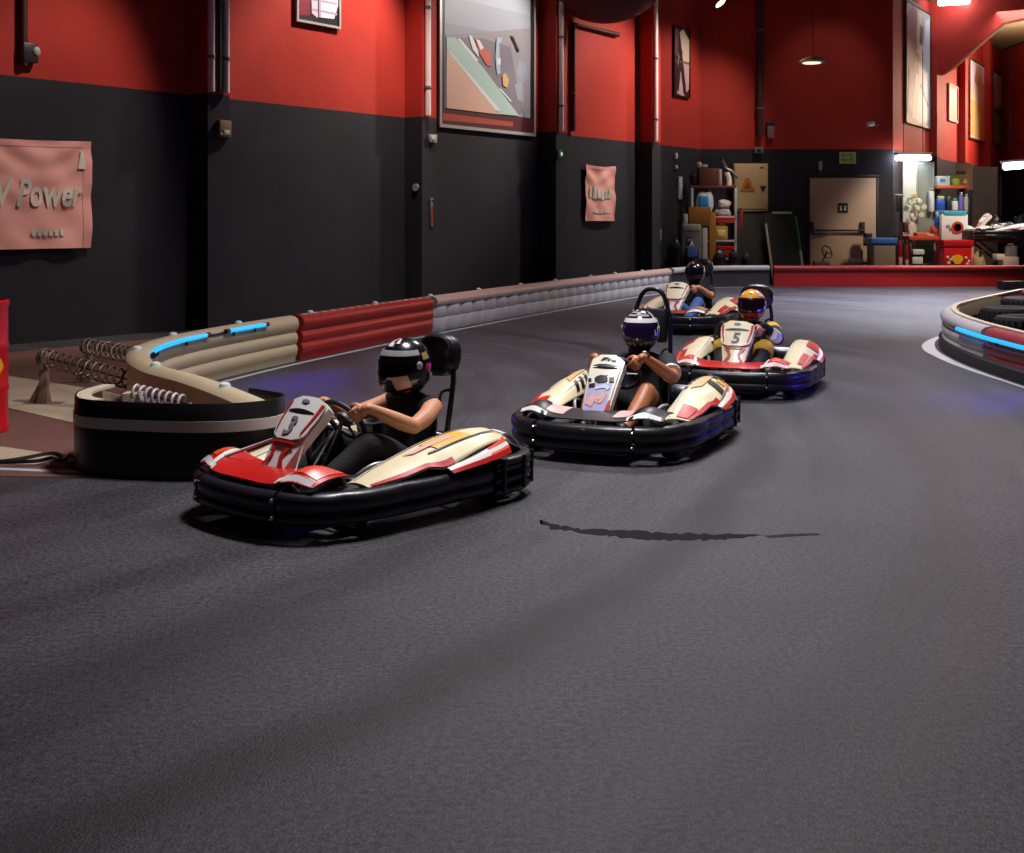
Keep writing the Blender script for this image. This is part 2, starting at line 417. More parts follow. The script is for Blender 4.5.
# small white reflector studs on the rail top
stud_m = mat('white stud', 'd9d6d2', .4); stud_g = mat('green tinted lens', '66c9b4', .3)
proto = None
def stud(p, label, group, up=.0):
    mb = MB(); mb.lathe([(.03, 0), (.034, .004), (.034, .012), (.028, .022), (.012, .028)], n=14); 
    o = thing('reflector_stud', label, 'reflector', p, 0, group); mb.build('stud_cap', stud_m, o)
    mb = MB(); mb.lathe([(.040, -.006), (.042, 0), (.036, .004)], n=14); mb.build('stud_base', stud_g, o); return o
st_idx = [i for i in range(len(RL)) if (6.9 < RL[i].y < 25.9 and RL[i].x < 5)]
wanted = [(225, 0), (155, 0), (138, 0), (176, 0), (240, 1), (312, 1), (375, 1), (430, 1), (478, 1), (521, 1), (556, 1), (590, 1), (616, 1), (642, 1)]
ORD = dict(zip((312, 375, 430, 478, 521, 556, 590, 616, 642), 'first second third fourth fifth sixth seventh eighth ninth'.split()))
words = {225: 'on the cream rail right above the black belt', 155: 'on the near side of the cream bend', 138: 'on the back of the cream bend', 176: 'on the cream bend behind the long light tube', 240: 'on the cream rail by the short light tube'}
for px, far in wanted:
    best = min((i for i in st_idx if (RL[i].y > 9.2) == bool(far) or px in (138, 176)), key=lambda i: abs(pxof(RL[i])-px)+(0 if px not in (138, 176) else abs(RL[i].y-(8.9 if px == 138 else 9.7))*15))
    lab = 'small white reflector stud '+words[px] if px in words else 'reflector stud on the rail by the left wall, %s from the cream bend' % ORD[px]
    src = stud(RL[best]+UP*(z_at(RL[best])-.004)+(V((0, 0, 0)) if px < 200 else V((0, 0, 0))), lab, 'reflector studs on the rail' )
# cyan light tubes on the rail
def light_tube(label, a, b, P, Nn, off, z):
    o = thing('light_tube', label, 'light', P[(a+b)//2], 0, 'cyan light tubes on the barriers'); base = P[(a+b)//2]
    pts = [P[i]+Nn[i]*off+UP*(z if not callable(z) else z(P[i]))-base for i in range(a, b+1)]
    MB().tube(pts, .019, 10).build('tube', led, o)
    for q, d in ((pts[0], pts[0]-pts[1]), (pts[-1], pts[-1]-pts[-2])):
        d.normalize(); MB().tube([q-d*.01, q+d*.05], .022, 10).build('end_cap', black_plastic, o)
    for k in (0.25, .75):
        q = pts[int(k*(len(pts)-1))]; MB().tube([q+UP*.0, q-UP*.05], .012, 8).build('clip', black_plastic, o)
    return o
def idx(px, y0, y1): return min((i for i, p in enumerate(RL) if y0 < p.y < y1), key=lambda i: abs(pxof(RL[i]+RN_[i]*.1)-px))
zt = lambda p: z_at(p)-.035
light_tube('longer glowing cyan light tube on the inside of the cream bend', idx(149, 8.3, 9.6), idx(203, 9.4, 12), RL, RN_, .115, zt)
light_tube('shorter glowing cyan light tube next to the red rail', idx(229, 9.5, 13), idx(266, 9.5, 14), RL, RN_, .115, zt)
a, b = idx(205, 9.2, 12), idx(228, 9.5, 13)
tag(MB().tube([RL[i]+RN_[i]*.105+UP*(zt(RL[i])-.012*math.sin(math.pi*(i-a)/(b-a+.01))) for i in range(a, b+1)], .009, 8).build('cable', black_plastic), 'short black cable joining the two cyan light tubes', 'cable')
# black belt with a white stripe wrapped round the end of the rail
BP = [(-2.50, 7.30), (-2.53, 6.98), (-2.40, 6.68), (-2.1, 6.55), (-1.7, 6.48), (-1.45, 6.54), (-1.31, 6.68), (-1.30, 6.86), (-1.42, 6.99), (-1.56, 7.12)]
BL = resample([V((x, y, 0)) for x, y in BP], .05); BN = normals(BL)
o = thing('belt_barrier', 'black rubber belt barrier with one white stripe at the rail end', 'barrier', (-1.9, 6.6, 0)); ob = V((-1.9, 6.6, 0))
MB().loft([[p-ob+n*u+UP*z for u, z in ((-.01, .0), (.0, .0), (.004, .2), (.0, .412), (-.004, .418), (-.01, .412))] for p, n in zip(BL, BN)]).build('belt', belt_black, o, angle=50)
MB().loft([[p-ob+n*u+UP*z for u, z in ((.002, .262), (.0075, .262), (.0075, .322), (.002, .322))] for p, n in zip(BL, BN)]).build('stripe', stripe_white, o, angle=50)
MB().loft([[p-ob+n*u+UP*z for u, z in ((-.09, .398), (-.012, .398), (-.012, .414), (-.09, .414))] for p, n in zip(BL[:16], BN[:16])]).build('top_lip', mat('cream lip', 'c9bda2', .5), o)
# coil springs on anchor posts that hold the rail back
sp_m = mat('worn spring steel', '6f5d53', .45, metal=.5, noise=.3); sp_w = mat('white sprung coil', 'b8aeb0', .45, metal=.2)
post_m = mat('brown painted post', '8a7264', .55, noise=.25, nscale=12)
def spring(label, foot, zs, end, ph, coil_m, turns, r=.064):
    o = thing('barrier_spring', label, 'spring', foot, 0, 'coil springs behind the cream rail'); f = V(foot); e = V(end)-f; s0 = V((0, 0, zs))
    d = (e-s0); L_ = d.length; d.normalize(); x, y = frame_of(d)
    if ph:
        MB().loft([[V((a*w, b*w2, z)) for a, b in ((-1, -1), (1, -1), (1, 1), (-1, 1))] for w, w2, z in ((.045, .045, 0), (.03, .03, ph*.3), (.03, .03, ph))]).build('post', post_m, o, bevel=.005)
        MB().rbox((0, 0, .006), (.3, .12, .012), .01).build('foot_plate', post_m, o)
        MB().prism([(-.09, 0), (0, 0), (0, .16)], V((-.03, -.01, .012)), V((1, 0, 0)), UP, V((0, .02, 0))).build('gusset', post_m, o)
        MB().tube([s0+x*r*math.cos(a)+y*r*math.sin(a) for a in [k*.35 for k in range(18)]], .011, 8).build('hook', coil_m, o)
    else:
        MB().rbox((0, 0, zs*.5), (.12, .1, zs), .01).build('post', mat('cream post', 'b7ab96', .5), o)
    n = turns*14
    MB().tube([s0+d*(L_*k/n)+x*r*math.cos(2*math.pi*k/14)+y*r*math.sin(2*math.pi*k/14) for k in range(n+1)], .009, 7).build('coil', coil_m, o)
    MB().tube([s0, s0+d*L_], .007, 8).build('rod', steel_black, o)
spring('brown post with a long coil spring nearest the black belt', gr(44, 404), .36, at(140, 383, 8.75), .42, sp_m, 13)
spring('dark post with a coil spring farther back by the wall', gr(88, 382), .31, at(138, 356, 9.3), .36, sp_m, 10)
spring('white coil spring on a cream block behind the belt', V((-2.22, 7.05, 0)), .40, V((-1.88, 6.92, .35)), 0, sp_w, 8, .045)
# oil drum at the edge of the picture, with a yellow emblem
drum_m = mat('glossy red drum', 'c3141a', .35, noise=.08)
dc = at(-37, 432, 8.0); dc.z = 0
o = thing('oil_drum', 'bright red oil drum with a yellow emblem standing by the wall', 'drum', dc)
pr = [(.27, 0), (.285, .01), (.285, .05), (.28, .06), (.28, .27), (.286, .29), (.28, .31), (.28, .56), (.286, .58), (.28, .60), (.28, .83), (.288, .845), (.288, .87), (.275, .88), (.27, .86), (.02, .855)]
MB().lathe(pr, n=40).build('drum_body', drum_m, o, angle=50)
def curved_emblem(parent, rad, zc, a0, s, mt, name='emblem'):
    mb = MB(); g = []
    for i in range(9):
        u = -1+2*i/8; row = []
        for v in (0, 1):
            z = -.75 if v == 0 else math.sqrt(max(0, 1-u*u*.95))*.95-.2
            w = u*(1 if v else .35); a = a0+w*s/rad; row.append(V((rad*math.cos(a), rad*math.sin(a), zc+z*s)))
        g.append(row)
    mb.sheet(g, .003); return mb.build(name, mt, parent)
curved_emblem(o, .281, .44, -.45, .1, mat('emblem yellow', 'e8b21e', .4))
for z, s in ((.70, .016), (.64, .02), (.34, .018)):
    curved_emblem(o, .281, z, -.5+s*4, s, mat('emblem white', 'e2d6cf', .4), 'lettering_mark')
# loose cables on the apron
for k, pts in enumerate(([(-20, 466), (5, 464), (25, 461), (45, 457), (58, 457), (66, 462), (72, 466)], [(-20, 468), (20, 467), (38, 466), (52, 463), (60, 466), (70, 460), (74, 462)])):
    MB_ = MB().tube([gr(*p)+UP*(.018+.012*k) for p in pts], .011, 8, smooth=5).build('cable', black_plastic)
    tag(MB_, ('black cable lying along the pale floor edge by the belt', 'second black cable, kinked, touching the corner of the belt')[k], 'cable', 'loose cables by the belt')
# island barrier on the right
ISL = [(4.40, 2.0), (4.42, 5.0), (4.42, 7.5), (4.42, 9.0), (4.42, 10.37), (4.46, 11.4), (4.56, 12.3), (4.74, 13.2), (5.1, 14.2), (5.65, 15.15), (6.5, 16.4), (7.9, 18.4), (9.5, 20.6)]
IL = resample([V((x+.09*0, y, 0)) for x, y in ISL], .1); IN = [-n for n in normals(IL)]
IL = [p-n*.09 for p, n in zip(IL, IN)]
i_a = next(i for i, p in enumerate(IL) if p.y > 11.35); i_b = next(i for i, p in enumerate(IL) if p.y > 16.3)
rail_scuff = mat('scuffed red barrier plastic', '8e3038', .45, noise=.3, nscale=4)
rail('scuffed red island rail carrying the light tube', IL[:i_a], IN[:i_a], [.41]*i_a, rail_scuff)
rail('rounded grey white nose of the island barrier', IL[i_a:i_b], IN[i_a:i_b], [.41]*(i_b-i_a), rail_white, group='barrier rails round the track')
rail('red far leg of the island barrier', IL[i_b:], IN[i_b:], [.41]*(len(IL)-i_b), rail_red)
# black foot skirt, pale top lip, inner ribs, painted edge
mb = MB(); mb.loft([[p+n*u+UP*z for u, z in ((.07, 0), (.115, 0), (.115, .10), (.085, .12))] for p, n in zip(IL[:i_b], IN[:i_b])]); tag(mb.build('rubber_skirt', rubber), 'black rubber skirt along the foot of the island barrier', 'skirt')
mb = MB(); mb.loft([[p+n*u+UP*z for u, z in ((-.075, .405), (-.02, .412), (-.02, .424), (-.075, .424))] for p, n in zip(IL[:i_b+15], IN[:i_b+15])]); tag(mb.build('top_strip', mat('cream strip', 'd2c4ac', .45)), 'thin cream strip along the top of the island barrier', 'strip')
ib0 = next(i for i, p in enumerate(IL) if p.y > 12.6)
mb = MB(); mb.loft([[p+n*u+UP*z for u, z in ((-.13, .02), (-.085, .02), (-.085, .39), (-.10, .40), (-.13, .27))] for p, n in zip(IL[ib0:i_b], IN[ib0:i_b])]); tag(mb.build('inner_lining', mat('cream lining', 'b3a37c', .5, noise=.1)), 'cream lining on the inside of the island nose', 'lining')
for i in range(ib0+6, i_b-2, 3):
    p, n = IL[i], IN[i]; x = V((-n.y, n.x, 0))
    o = MB().box((0, 0, .14), (.018, .05, .24)).build('lining_rib', black_plastic); o.location = p-n*.155; o.rotation_euler = (0, 0, math.atan2(x.y, x.x))
    tag(o, 'thin black rib on the cream island lining, %s counted from the nose' % ('first second third fourth fifth sixth seventh eighth ninth tenth eleventh twelfth thirteenth fourteenth fifteenth sixteenth seventeenth eighteenth'.split()[(i-ib0-6)//3]), 'rib', 'ribs inside the island barrier')
light_tube('long glowing cyan light tube on the red island rail', next(i for i, p in enumerate(IL) if p.y > 7.0), next(i for i, p in enumerate(IL) if p.y > 12.1), IL, IN, .118, .318)
mb = MB(); k1 = next(i for i, p in enumerate(IL) if p.y > 14.6)
mb.loft([[p+n*(q)+UP*h for q, h in ((.16+.0*e, 0), (.2+.10*e, 0), (.2+.10*e, .003), (.16, .003))] for i, (p, n) in enumerate(zip(IL[:k1], IN[:k1])) for e in [max(0, min(1, (p.y-10.5)/2.5))*max(0, min(1, (14.7-p.y)/1.2))]]); struct(mb.build('floor_edge', white_paint))
# tyres stacked inside the island
def tyre_thing(loc, label, R_=.29, w=.22):
    o = thing('loose_tyre', label, 'tyre', loc, random.random()*3, 'tyres inside the island')
    MB().lathe([(R_*.56, .02), (R_*.7, 0), (R_*.93, .015), (R_, .05), (R_, w-.05), (R_*.93, w-.015), (R_*.7, w), (R_*.56, w-.02), (R_*.54, w*.5), (R_*.56, .02)], n=28).build('tyre_wall', rubber, o, angle=40)
    mb = MB()
    for k in range(28):
        a = 2*math.pi*k/28; mb.box((R_*math.cos(a), R_*math.sin(a), w/2), (.008, .03, w*.6), M.Rotation(a+.4, 3, 'Z'))
    mb.build('tread', rubber, o)
for q, (x, y, z, lab) in enumerate(((5.25, 12.3, 0, 'lower tyre of the nearest stack inside the island'), (5.25, 12.3, .225, 'upper tyre of the nearest stack inside the island'), (5.62, 13.6, 0, 'lower tyre of the middle stack behind the cream lining'), (5.62, 13.6, .225, 'upper tyre of the middle stack behind the cream lining'), (6.55, 15.3, 0, 'lower tyre of the farthest stack inside the island'), (6.55, 15.3, .225, 'upper tyre of the farthest stack inside the island'), (5.3, 11.5, 0, 'single tyre lying beside the red island rail'))):
    tyre_thing((x, y, z), lab)
p = gr(1001, 287); tag(MB().rbox((0, 0, .09), (.85, .3, .18), .05).build('black_block', black_plastic), 'low black block at the foot of the far red rail', 'block').location = (p.x, 24.9, 0)  # plain black block for the dark strip below the rail

# ------------------------------------------------------------------ karts
HALF = [(.88, 0), (.87, .18), (.82, .36), (.70, .51), (.52, .585), (.30, .612), (.05, .62), (-.2, .62), (-.42, .618), (-.62, .60), (-.77, .52), (-.85, .36), (-.88, .16), (-.885, 0)]
def outline(n=10):
    H = [V((x, y, 0)) for x, y in HALF]; full = H+[V((p.x, -p.y, 0)) for p in H[-2:0:-1]]
    return cat(full, n, True)
OUT = outline()
ONORM = []
for i in range(len(OUT)):
    d = (OUT[(i+1) % len(OUT)]-OUT[i-1]).normalized(); ONORM.append(V((d.y, -d.x, 0)))
BPROF = [(-.045, .05), (-.01, .045), (.012, .06), (.02, .09), (.014, .118), (.006, .13), (.006, .138), (.018, .15), (.024, .185), (.018, .222), (.0, .24), (-.03, .247), (-.05, .235)]
def band(mb, cond, lobes=0.0, m=0, prof=BPROF, dz=0):
    prof = [(u, .075+(z-.045)*.80) for u, z in prof] if prof is BPROF else prof
    n = len(OUT); ok = [cond(p) for p in OUT]
    st = next(i for i in range(n) if ok[i] and not ok[i-1]) if not all(ok) else 0
    ring = []; i = st; arc = 0
    while ok[i % n] and i < st+n:
        p, q = OUT[i % n], ONORM[i % n]; arc += (OUT[i % n]-OUT[(i-1) % n]).length
        k = lobes*(abs(math.sin(arc*9))**.5-.6)
        ring.append([p+q*(u+(k if u > 0 else 0))+UP*(z+dz) for u, z in prof]); i += 1
    mb.loft(ring, m); return mb
def wheel(parent, x, y, R_, w):
    mb = MB(); R3 = M.Rotation(math.pi/2, 3, 'X'); h = w/2
    mb.lathe([(R_*.55, -h+.01), (R_*.7, -h), (R_*.92, -h+.012), (R_, -h+.035), (R_, h-.035), (R_*.92, h-.012), (R_*.7, h), (R_*.55, h-.01), (R_*.55, -h+.01)], (x, y, R_), R3, 28)
    o = mb.build('wheel', rubber, parent, angle=40)
    mb = MB(); mb.lathe([(R_*.54, -h+.012), (R_*.56, -h+.004), (R_*.5, -h+.012), (R_*.42, -.01), (R_*.16, -.01), (R_*.16, -h*.8), (.0, -h*.8)], (x, y, R_), R3, 24)
    mb.lathe([(R_*.54, h-.012), (R_*.56, h-.004), (R_*.5, h-.012), (R_*.42, .01), (R_*.16, .01), (R_*.16, h*.8), (.0, h*.8)], (x, y, R_), R3, 24)
    mb.build('rim', alu, o); return o
WC, WN = V((.15, 0, .465)), V((-.80, 0, .60)).normalized()      # steering wheel centre and axis
WU, WV = V((0, 1, 0)), V((.60, 0, .80)).normalized(); WR = .138
PB, PT = V((.62, 0, .245)), V((.345, 0, .58))                      # foot and head of the front panel
PU = V((0, 1, 0)); PVv = (PT-PB).normalized(); PN = PU.cross(PVv).normalized()
if PN.x < 0: PN = -PN
PH = (PT-PB).length
def panel_pt(u, v, off=0):                                          # u across, v 0..1 up, bulged in the middle
    return PB+PU*u+PVv*(v*PH)+PN*(off+.03*(1-(u/.17)**2)+.012*math.sin(math.pi*v))
def panel_sheet(mb, edge, v0, v1, off, th=.006, nv=14, nu=12, m=0):
    g = []
    for i in range(nv+1):
        v = v0+(v1-v0)*i/nv; a, b = edge(v); g.append([panel_pt(a+(b-a)*j/nu, v, off) for j in range(nu+1)])
    mb.sheet(g, PN*th, m); return mb
def strip_on_panel(mb, pts, w, off, m=0):
    """a painted stroke on the panel through (u, v) points"""
    P = cat([V((u, v*PH, 0)) for u, v in pts], 6); L_, R_ = [], []
    for i, p in enumerate(P):
        d = (P[min(i+1, len(P)-1)]-P[max(i-1, 0)]).normalized(); n = V((-d.y, d.x, 0)); k = w if not isinstance(w, tuple) else w[0]+(w[1]-w[0])*i/(len(P)-1)
        L_.append(panel_pt(p.x+n.x*k/2, (p.y+n.y*k/2)/PH, off)); R_.append(panel_pt(p.x-n.x*k/2, (p.y-n.y*k/2)/PH, off))
    mb.sheet([[a, b] for a, b in zip(L_, R_)], PN*.002, m); return mb
PW = [1.0]
def edge_full(v):        # outline of the tall shield
    w = .086+.055*PW[0]*min(1, v/.75)
    if v > .93: w *= math.sqrt(max(.12, 1-((v-.93)/.09)**2))
    if v < .05: w *= .86+.14*(v/.05)
    return -w, w
def edge_plate(v):       # rounded number plate that sits on the shield
    b = .40; w = .096+.045*PW[0]*min(1, v/.75)
    if v < b+.12: w *= math.sqrt(max(.02, 1-((b+.12-v)/.13)**2))
    if v > .93: w *= math.sqrt(max(.12, 1-((v-.93)/.09)**2))
    return -w, w
def podp(s):
    """side pod stations: x, inner y/z, top y/z, shoulder y/z, outer y/z"""
    T = [(.46, .35, .215, .40, .232, .46, .235, .53, .222), (.36, .335, .235, .385, .268, .46, .262, .545, .235), (.24, .325, .26, .375, .305, .46, .30, .56, .25), (.10, .315, .28, .365, .345, .47, .335, .572, .285), (-.02, .31, .29, .36, .378, .475, .365, .582, .262), (-.14, .305, .30, .36, .405, .48, .392, .585, .31), (-.26, .305, .31, .365, .422, .48, .41, .575, .345), (-.38, .31, .315, .37, .428, .475, .42, .555, .362), (-.48, .32, .32, .375, .418, .465, .412, .53, .365), (-.56, .335, .32, .38, .385, .45, .38, .505, .35)]
    s = s*(len(T)-1); k = min(int(s), len(T)-2); t = s-k
    q = [a+(b-a)*t for a, b in zip(T[k], T[k+1])]
    for i in (1, 3, 5, 7): q[i] += .03
    for i in (2, 4, 6, 8): q[i] = .235+(q[i]-.235)*.80+.006
    return q
def pod_pt(s, w, side, off=0):
    """point on the pod cover: s along, w 0 inner .. 1 outer"""
    q = podp(s); P = [V((q[0], q[1], q[2])), V((q[0], q[3], q[4])), V((q[0], q[5], q[6])), V((q[0], q[7], q[8]))]
    C_ = cat(P, 6); i = w*(len(C_)-1); k = min(int(i), len(C_)-2); p = C_[k].lerp(C_[k+1], i-k)
    if off:
        a = C_[min(k+1, len(C_)-1)]-C_[k]; n = V((0, -a.z, a.y)).normalized(); n = n if n.z > 0 or n.y > 0 else -n
        p = p+n*off
    return V((p.x, p.y*side, p.z))
def pod_patch(mb, s0, s1, w0, w1, side, off=.003, ns=8, nw=5, m=0, skew=0):
    g = []
    for i in range(ns+1):
        s = i/ns; g.append([pod_pt(min(1, max(0, s0+(s1-s0)*s+skew*j/nw)), w0+(w1-w0)*j/nw, side, off) for j in range(nw+1)])
    mb.sheet(g, V((0, 0, .002)), m); return mb
def text_on_pod(mb, txt, size, s, w, side, m=0):
    p = pod_pt(s, w, side, .006); a = (pod_pt(s-.06, w, side)-pod_pt(s+.06, w, side)).normalized(); b = (pod_pt(s, w-.12, side)-pod_pt(s, w+.12, side)).normalized()
    if side < 0: a = -a
    X = -a if side > 0 else -a
    n = X.cross(b)
    if n.z < 0: X = -X; n = -n
    text_mb(txt, size, p, X, b, n, m, mb, .003); return mb

def make_kart(name, label, loc, ang, spec, group='racing karts', sc=1.0):
    k = thing(name, label, 'kart', loc, math.atan2(-math.cos(ang), -math.sin(ang)), group); k.scale = (sc,)*3
    # wrap-round bumper in three kinds of piece
    band(MB(), lambda p: p.x > .5 and abs(p.y) < .315, .004).build('front_bumper', bumper_black, k, angle=60)
    for sd in (1, -1):
        o = band(MB(), lambda p: -.34 < p.x and p.y*sd > .325, .016).build('side_bumper', bumper_black, k, angle=60)
        for z in (.09, .175):
            mb = MB(); mb.ell((.868, .32*sd, z+.025), (.016, .013, .013), n=10); mb.build('bolt', chrome, o)
    RB = [(-.05, .02), (-.005, .02), (.008, .035), (.012, .05), (.0, .062), (-.02, .068), (-.05, .068)]
    mb = MB()
    for dz in (.03, .09, .15, .178): band(mb, lambda p: p.x < -.36, .0, prof=RB, dz=dz)
    band(mb, lambda p: p.x < -.36, .0, prof=[(-.03, .07), (-.022, .07), (-.022, .24), (-.03, .24)])
    rbm = mb.build('rear_bumper', bumper_black, k, angle=60)
    for i in range(0, len(OUT), 9):
        p, n = OUT[i], ONORM[i]
        if p.x < -.38: MB().tube([p+n*.010+UP*.065, p+n*.012+UP*.245], .012, 8).build('bumper_strap', black_plastic, rbm)
    # chassis: floor tray, tubes, axles
    mb = MB(); mb.prism([(.80, -.26), (.80, .26), (.45, .30), (.2, .33), (-.3, .33), (-.3, -.33), (.2, -.33), (.45, -.30)], V((0, 0, .05)), V((1, 0, 0)), V((0, 1, 0)), UP*.012); mb.build('floor_tray', steel_black, k)
    mb = MB()
    for sd in (1, -1):
        mb.tube([(.84, .15*sd, .09), (.6, .27*sd, .085), (.3, .30*sd, .085), (-.3, .34*sd, .085), (-.8, .36*sd, .11)], .016, 10, smooth=5)
        mb.tube([(.42, .28*sd, .1), (.42, .60*sd, .13)], .013, 8); mb.tube([(-.3, .34*sd, .1), (-.3, .60*sd, .13)], .013, 8)
        mb.tube([(.5, .2*sd, .14), (.5, .44*sd, .13)], .014, 8)
    mb.tube([(.84, -.15, .09), (.84, .15, .09)], .016, 10); mb.tube([(-.5, -.5, .14), (-.5, .5, .14)], .018, 12); mb.tube([(-.8, -.36, .11), (-.8, .36, .11)], .016, 10)
    mb.tube([(.15, -.30, .085), (.15, .30, .085)], .014, 8); mb.tube([(-.25, -.33, .085), (-.25, .33, .085)], .014, 8)
    mb.build('frame', steel_black, k)
    mb = MB()
    for sd in (1, -1): mb.tube([(.36, .04*sd, .14), (.48, .40*sd, .13)], .009, 8)
    mb.tube([WC-WN*.02, (.36, 0, .14)], .013, 10); mb.tube([(.22, 0, .41), (.55, .07, .1)], .009, 8); mb.tube([(.22, 0, .41), (.55, -.07, .1)], .009, 8); mb.build('steering_column', chrome, k)
    for x, y, r, w_ in ((.5, .455, .118, .11), (.5, -.455, .118, .11), (-.5, .46, .128, .16), (-.5, -.46, .128, .16)): wheel(k, x, y, r, w_)
    # seat
    g = []
    prof = [(.02, .19), (-.02, .115), (-.1, .085), (-.2, .085), (-.3, .11), (-.37, .18), (-.42, .29), (-.455, .41), (-.475, .53)]
    for j, (x, z) in enumerate(cat([V((a, 0, b)) for a, b in prof], 3)[::1] and [(p.x, p.z) for p in cat([V((a, 0, b)) for a, b in prof], 3)]):
        row = []; t = j/24; hw = .185 if t < .6 else .185-.03*(t-.6)/.4
        for i in range(-6, 7):
            u = i/6; lift = .10*abs(u)**3*(1 if t < .75 else 1-.8*(t-.75)/.25)
            nx = .10*max(0, t-.45)*abs(u)**2.5*2
            row.append(V((x+nx, u*hw, z+lift*(1-.6*max(0, t-.4)))))
        g.append(row)
    mb = MB(); mb.sheet(g, .012); mb.build('seat', black_plastic, k, angle=60)
    # pedals
    for sd, mt in ((1, red_plastic), (-1, alu)):
        o = MB().tube([(.62, .11*sd, .08), (.63, .11*sd, .19), (.60, .11*sd, .22)], .008, 8).build('pedal', alu, k)
        MB().rbox((.60, .11*sd, .235), (.015, .06, .05), .006).build('pedal_pad', mt, o)
    # steering wheel
    w_ = MB(); rim = [WC+(WU*math.cos(a)+WV*math.sin(a)*.94)*WR for a in [2*math.pi*i/40 for i in range(40)]]
    w_.tube(rim, .0145, 10, closed=True)
    o = w_.build('steering_wheel', mat('steering wheel grip', '131316', .6, bump=.2), k)
    mb = MB()
    for a in (0, math.pi, -math.pi/2): mb.tube([WC, WC+(WU*math.cos(a)+WV*math.sin(a)*.94)*WR], .011, 8, flat=.5)
    mb.lathe([(.045, -.012), (.05, -.006), (.05, .01), (.04, .018), (.0, .018)], WC, M((WU, WV, WN)).transposed(), 18); mb.build('spokes', alu, o)
    # hoop with padded head rest behind the seat
    ht = spec.get('hoop', .985); H = [(-.44, .165, .09), (-.47, .155, .3), (-.525, .145, .62*ht/.985), (-.55, .132, ht-.205), (-.565, .092, ht-.065), (-.57, .05, ht-.01), (-.57, 0, ht)]
    pts = H+[(x, -y, z) for x, y, z in H[-2::-1]]
    h = MB().tube(pts, .0165, 12, smooth=5).build('roll_hoop', steel_black, k)
    mb = MB(); Rh = M.Rotation(math.radians(-8), 3, 'Y')
    if spec.get('hoop'):
        q = []
        for i in range(25):
            a = 2*math.pi*i/24; q.append((.155*math.copysign(abs(math.cos(a))**.75, math.cos(a)), .125*math.copysign(abs(math.sin(a))**.8, math.sin(a))))
        xx = V((-.575, 0, ht-.105)); rings = []
        for d_, kk in ((-.035, .86), (-.02, .97), (.02, 1), (.045, .95), (.06, .82)): rings.append([xx+Rh@V((d_, u*kk, w*kk)) for u, w in q[:-1]])
        mb.loft(rings)
    else: mb.rbox((-.527, 0, .73), (.075, .25, .24), .035, Rh, k=5)
    mb.build('head_pad', black_plastic, h)
    for sd in (1, -1):
        MB().tube([(-.52, .143*sd, .57), (-.49, .10*sd, .555), (-.475, .09*sd, .49)], .009, 8, smooth=4).build('seat_bracket', steel_black, h)
        MB().tube([(-.47, .15*sd, .3), (-.62, .17*sd, .2), (-.8, .2*sd, .12)], .012, 8).build('hoop_brace', steel_black, h)
    # nose fairing on the front bumper: two domes, a low middle and bright edges
    def nose(y):
        a = abs(y); xf = .845-.55*max(0, a-.16)**1.6-.02; xb = .60-.10*min(1, a/.42); bump = .055*math.exp(-((a-.36)/.085)**2)+.012
        return xf, xb, bump
    def nose_pt(y, t, off=0):
        xf, xb, bp = nose(y); return V((xf+(xb-xf)*t, y, .247+bp*math.sin(math.pi*min(1, .12+t*.9))**.8+.03*t+off))
    ys = [-.47+.94*i/36 for i in range(37)]
    o = MB().sheet([[nose_pt(y, t/8) for t in range(9)] for y in ys], .008).build('nose_fairing', spec.get('nose', red_plastic), k)
    for sd in (1, -1):
        MB().sheet([[nose_pt(sd*(.275+.05*t/8), t/8, .012), nose_pt(sd*(.30+.05*t/8), t/8, .012)] for t in range(9)], V((0, 0, .003))).build('nose_stripe', spec.get('stripe', white_plastic), o)
        MB().sheet([[nose_pt(sd*y, .0, .006), nose_pt(sd*y, .11, .014)] for y in [.26+.20*i/10 for i in range(11)]], V((0, 0, .003))).build('nose_edge', white_plastic, o)
        MB().sheet([[nose_pt(sd*(.33-spec.get('corner_in', 0)+.12*i/6), t/6*.7+.2, .010) for t in range(7)] for i in range(7)], V((0, 0, .003))).build('nose_corner', spec.get('corner', orange_plastic), o)
    mb = MB(); mb.rbox((.892, 0, .20), (.012, .14, .03), .005)
    mb.build('nose_badge', spec.get('badge', print_red), k)
    for sd in (1, -1) if spec.get('strut') else ():
        MB().sheet([[V((.50+.24*t, sd*(.10+.22*t), .40-.115*t)), V((.535+.235*t, sd*(.135+.225*t), .385-.11*t))] for t in [i/8 for i in range(9)]], V((0, 0, .014))).build('nose_strut', white_plastic, k)
    PW[0] = spec.get('flare', 1.0)
    # front panel: tall shield, number plate, slot, print
    o = panel_sheet(MB(), edge_full, 0, 1.0, 0, -.05).build('front_panel', spec.get('shield', white_plastic), k, angle=50)
    pl = panel_sheet(MB(), *((edge_plate, .405) if not spec.get('tall') else (lambda v: (edge_full(v)[0]*.93, edge_full(v)[1]*.90), .03)), 1.01, .004 if spec.get('tall') else .012, .008).build('number_plate', spec.get('plate', white_plastic), o, angle=50)
    sl = MB(); gslot = []
    for i in range(15):
        u = -1+2*i/14; w2 = .024*(1-u*u)+.002; gslot.append([panel_pt(u*(.105 if PW[0] > .9 else .085), .795-w2, .0215), panel_pt(u*(.105 if PW[0] > .9 else .085), .795+w2, .0215)])
    sl.sheet(gslot, PN*.003).build('air_slot', print_black, pl)
    if spec.get('num'):
        text_mb(spec['num'], .15, panel_pt(0, .57, .0225), PU, PVv, PN, 0, None, .003, .1, .003).build('race_number', print_black if not spec.get('numgrey') else print_grey, pl)
    spec['art'](o, pl)
    mb = MB(); (None if spec.get('tall') else panel_sheet(mb, lambda v: (-.09, .09), .36, .385, .014, .003, 2).build('trim_band', print_red, o))
    for sd in (1, -1): MB().tube([(.40, .06*sd, .12), panel_pt(.06*sd, .6, -.02)], .012, 8).build('panel_stay', steel_black, o)
